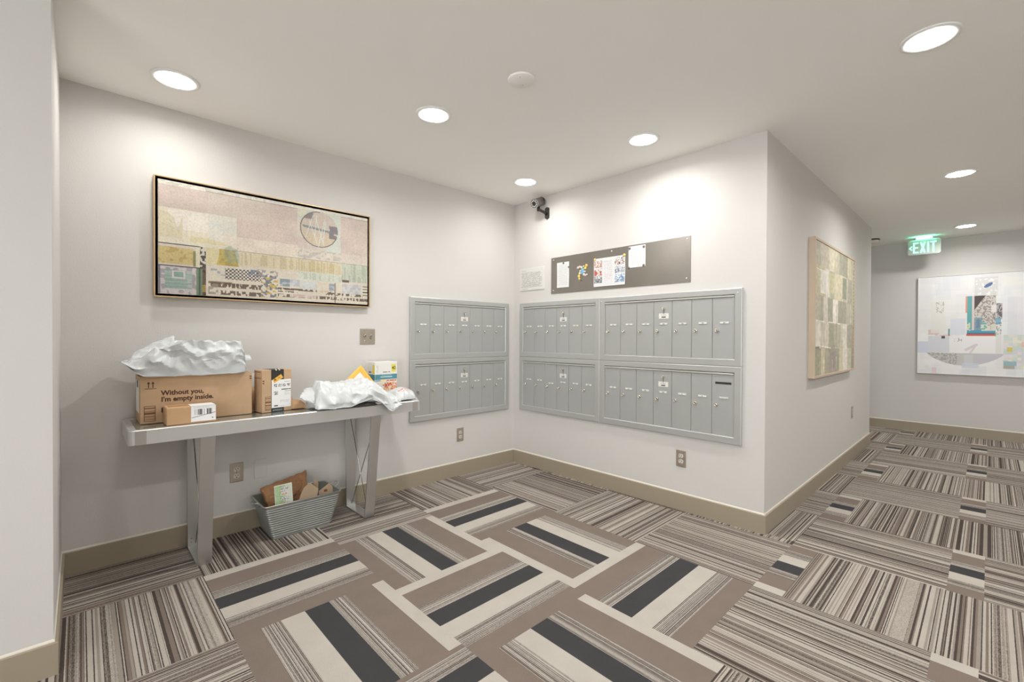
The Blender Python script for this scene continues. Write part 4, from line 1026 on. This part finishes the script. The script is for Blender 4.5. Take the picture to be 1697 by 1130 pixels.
bm = bmesh.new(); text(bm, '40', .036, .149, .200, -.0008, 0, .0004, .012, sx=.85); obj('count_number', bm, M_['ink'], t)

# kraft envelope behind the upright box
t = thing('kraft_envelope', 'brown padded envelope with a white label standing behind the upright box', 'envelope', (-2.15, -.12, TZ))
base = Vector((-2.15, -.12, TZ))
pillow('envelope', [Vector(c)-base for c in ((-2.305,-.15,TZ+.004),(-2.035,-.13,TZ+.004),(-2.055,-.07,TZ+.190),(-2.30,-.07,TZ+.20))], (0,-1,.2), .020, M_['kraft2'], 1.9, .006, .5, .5, (36,30), .006, .1, 12, (1,1,1), t)
bm = bmesh.new(); box(bm, -.15, -.02, .008, .0095, .128, .215); o = obj('white_label', bm, M_['paper'], t); o.rotation_euler = (0,0,0)
t = thing('paper_packet', 'small rounded brown paper packet lying right of the upright box', 'packet', (-2.05, -.225, TZ))
pillow('packet', [(-.06,-.05,.003),(.045,-.05,.003),(.045,.06,.003),(-.06,.06,.003)], (0,0,1), .045, M_['kraft2'], 4.9, .004, .35, .35, (26,26), .004, .0, 14, (1,1,1), t)

# ------------------------------------------------------------------ tub under the table
t = thing('metal_tub', 'ribbed galvanised metal tub of scrap paper under the table', 'tub', (-2.022, -.155, 0))
B0 = (.170, .114); R0 = (.221, .139); TH = .205
def tub_ring(bm, z, hx, hy, r=.02, n=5): return [bm.verts.new((x, y, z)) for x, y in rrect(hx, hy, r, n)]
bm = bmesh.new(); rings = []
NR = 64
for k in range(NR+1):
    f_ = k/NR; z = f_*TH; o = .0026*math.sin(f_*2*PI*15) if .04 < f_ < .95 else 0
    rings.append(tub_ring(bm, z, B0[0]+(R0[0]-B0[0])*f_+o, B0[1]+(R0[1]-B0[1])*f_+o))
inner = [tub_ring(bm, z, B0[0]+(R0[0]-B0[0])*z/TH-.004, B0[1]+(R0[1]-B0[1])*z/TH-.004) for z in (TH, .004)]
allr = rings+inner
for A, B in zip(allr, allr[1:]):
    n = len(A)
    for k in range(n): f_ = bm.faces.new((A[k], A[(k+1)%n], B[(k+1)%n], B[k])); f_.smooth = True
bm.faces.new(rings[0][::-1]); bm.faces.new(inner[-1])
bmesh.ops.recalc_face_normals(bm, faces=bm.faces[:])
obj('body', bm, M_['galv'], t)
bm = bmesh.new(); rp = rrect(R0[0]+.002, R0[1]+.002, .02, 5); tube(bm, [(x, y, TH) for x, y in rp+[rp[0]]], .0042, 8); obj('rim', bm, M_['galvd'], t)
for s in (-1, 1):
    bm = bmesh.new(); x = s*(R0[0]+.002)
    pts = [(x-s*.004, -.035, TH-.022), (x+s*.006, -.037, TH-.004)]
    for k in range(9): a = PI*k/8; pts.append((x+s*(.008+.026*math.sin(a)), -.036*math.cos(a), TH+.004+(.016 if s > 0 else -.002)*math.sin(a)))
    pts += [(x+s*.006, .037, TH-.004), (x-s*.004, .035, TH-.022)]
    tube(bm, pts, .0034, 8); obj('handle', bm, M_['galvd'], t)

tb = Vector((-2.022, -.155, 0))
o = thing('paper_bag', 'crumpled brown paper bag at the back left of the metal tub', 'bag', (-2.11, -.12, .03))
base = Vector((-2.11, -.12, .03))
pillow('bag', [Vector(c)-base for c in ((-2.170,-.15,.06),(-1.95,-.13,.06),(-1.932,-.062,.310),(-2.212,-.085,.262))], (-.05,-1,.40), .034, M_['kpaper'], 8.8, .020, .35, .4, (60,50), .008, .15, 13, (1,1,1), o)
def fg(U, V):
    A = rgbf((226,230,222), U); put(A, rect(U,V,.04,.97,.04,.96), (172,200,150)); put(A, rect(U,V,.3,.45,.04,.96), (146,186,118), .8); put(A, rect(U,V,.62,.97,.04,.96), (214,220,208), .8); n = vnoise(U, V, 22, 34, 2)
    for y, c in ((.80,(150,120,140)),(.60,(206,120,110)),(.38,(110,110,120)),(.16,(206,130,130))): put(A, rect(U,V,.34,.80,y-.07,y+.07), (226,224,224)); put(A, rect(U,V,.34,.78,y-.05,y+.055) & (n > .45), c, .8)
    put(A, rect(U,V,.05,.28,.1,.9) & (vnoise(U,V,30,20,3) > .6), (206,220,190), .6); return A
o = raster('flyer', .100, .135, 60, 80, fg, M_['raster'], None, fmap=lambda X, Z, Y: (X, Y+.004*np.sin(X*30), Z)); o.location = (-2.176, -.262, .170); o.rotation_euler = (math.radians(-8), math.radians(-1), math.radians(2))
md = o.modifiers.new('thick', 'SOLIDIFY'); md.thickness = .0006
tag(o, 'green and white printed flyer standing in the metal tub', 'flyer')
def scrap(label, pts, loc, rot, name='cardboard_scrap', m='kraft3', thick=.003):
    bm = bmesh.new(); prism(bm, pts, -thick/2, thick/2)
    o = obj(name, bm, M_[m]); o.location = loc; o.rotation_euler = rot; return tag(o, label, 'cardboard')
M_['kraft3'] = mat('faded_card', srgb(176,152,126), .8, var=.05)
scrap('torn flat cardboard piece leaning in the middle of the metal tub', [(-.085,-.05),(.03,-.06),(.060,.015),(.012,.066),(-.03,.040)], (-1.975,-.235,.212), (math.radians(-24),0,math.radians(4)))
scrap('narrow cardboard strip standing behind the torn piece in the tub', [(-.02,-.07),(.02,-.07),(.024,.05),(-.004,.075)], (-1.930,-.190,.206), (math.radians(-10),math.radians(8),0))
o = scrap('small cardboard piece with a printed mark at the right end of the tub', [(-.045,-.06),(.04,-.06),(.042,.026),(.022,.050),(-.045,.012)], (-1.868,-.222,.196), (math.radians(-8),0,math.radians(-4)))
bm = bmesh.new(); quad(bm, [(-.012,-.002,.0),(.008,-.002,.0),(.008,-.002,.016),(-.012,-.002,.016)]); obj('printed_mark', bm, M_['bprint'], o)
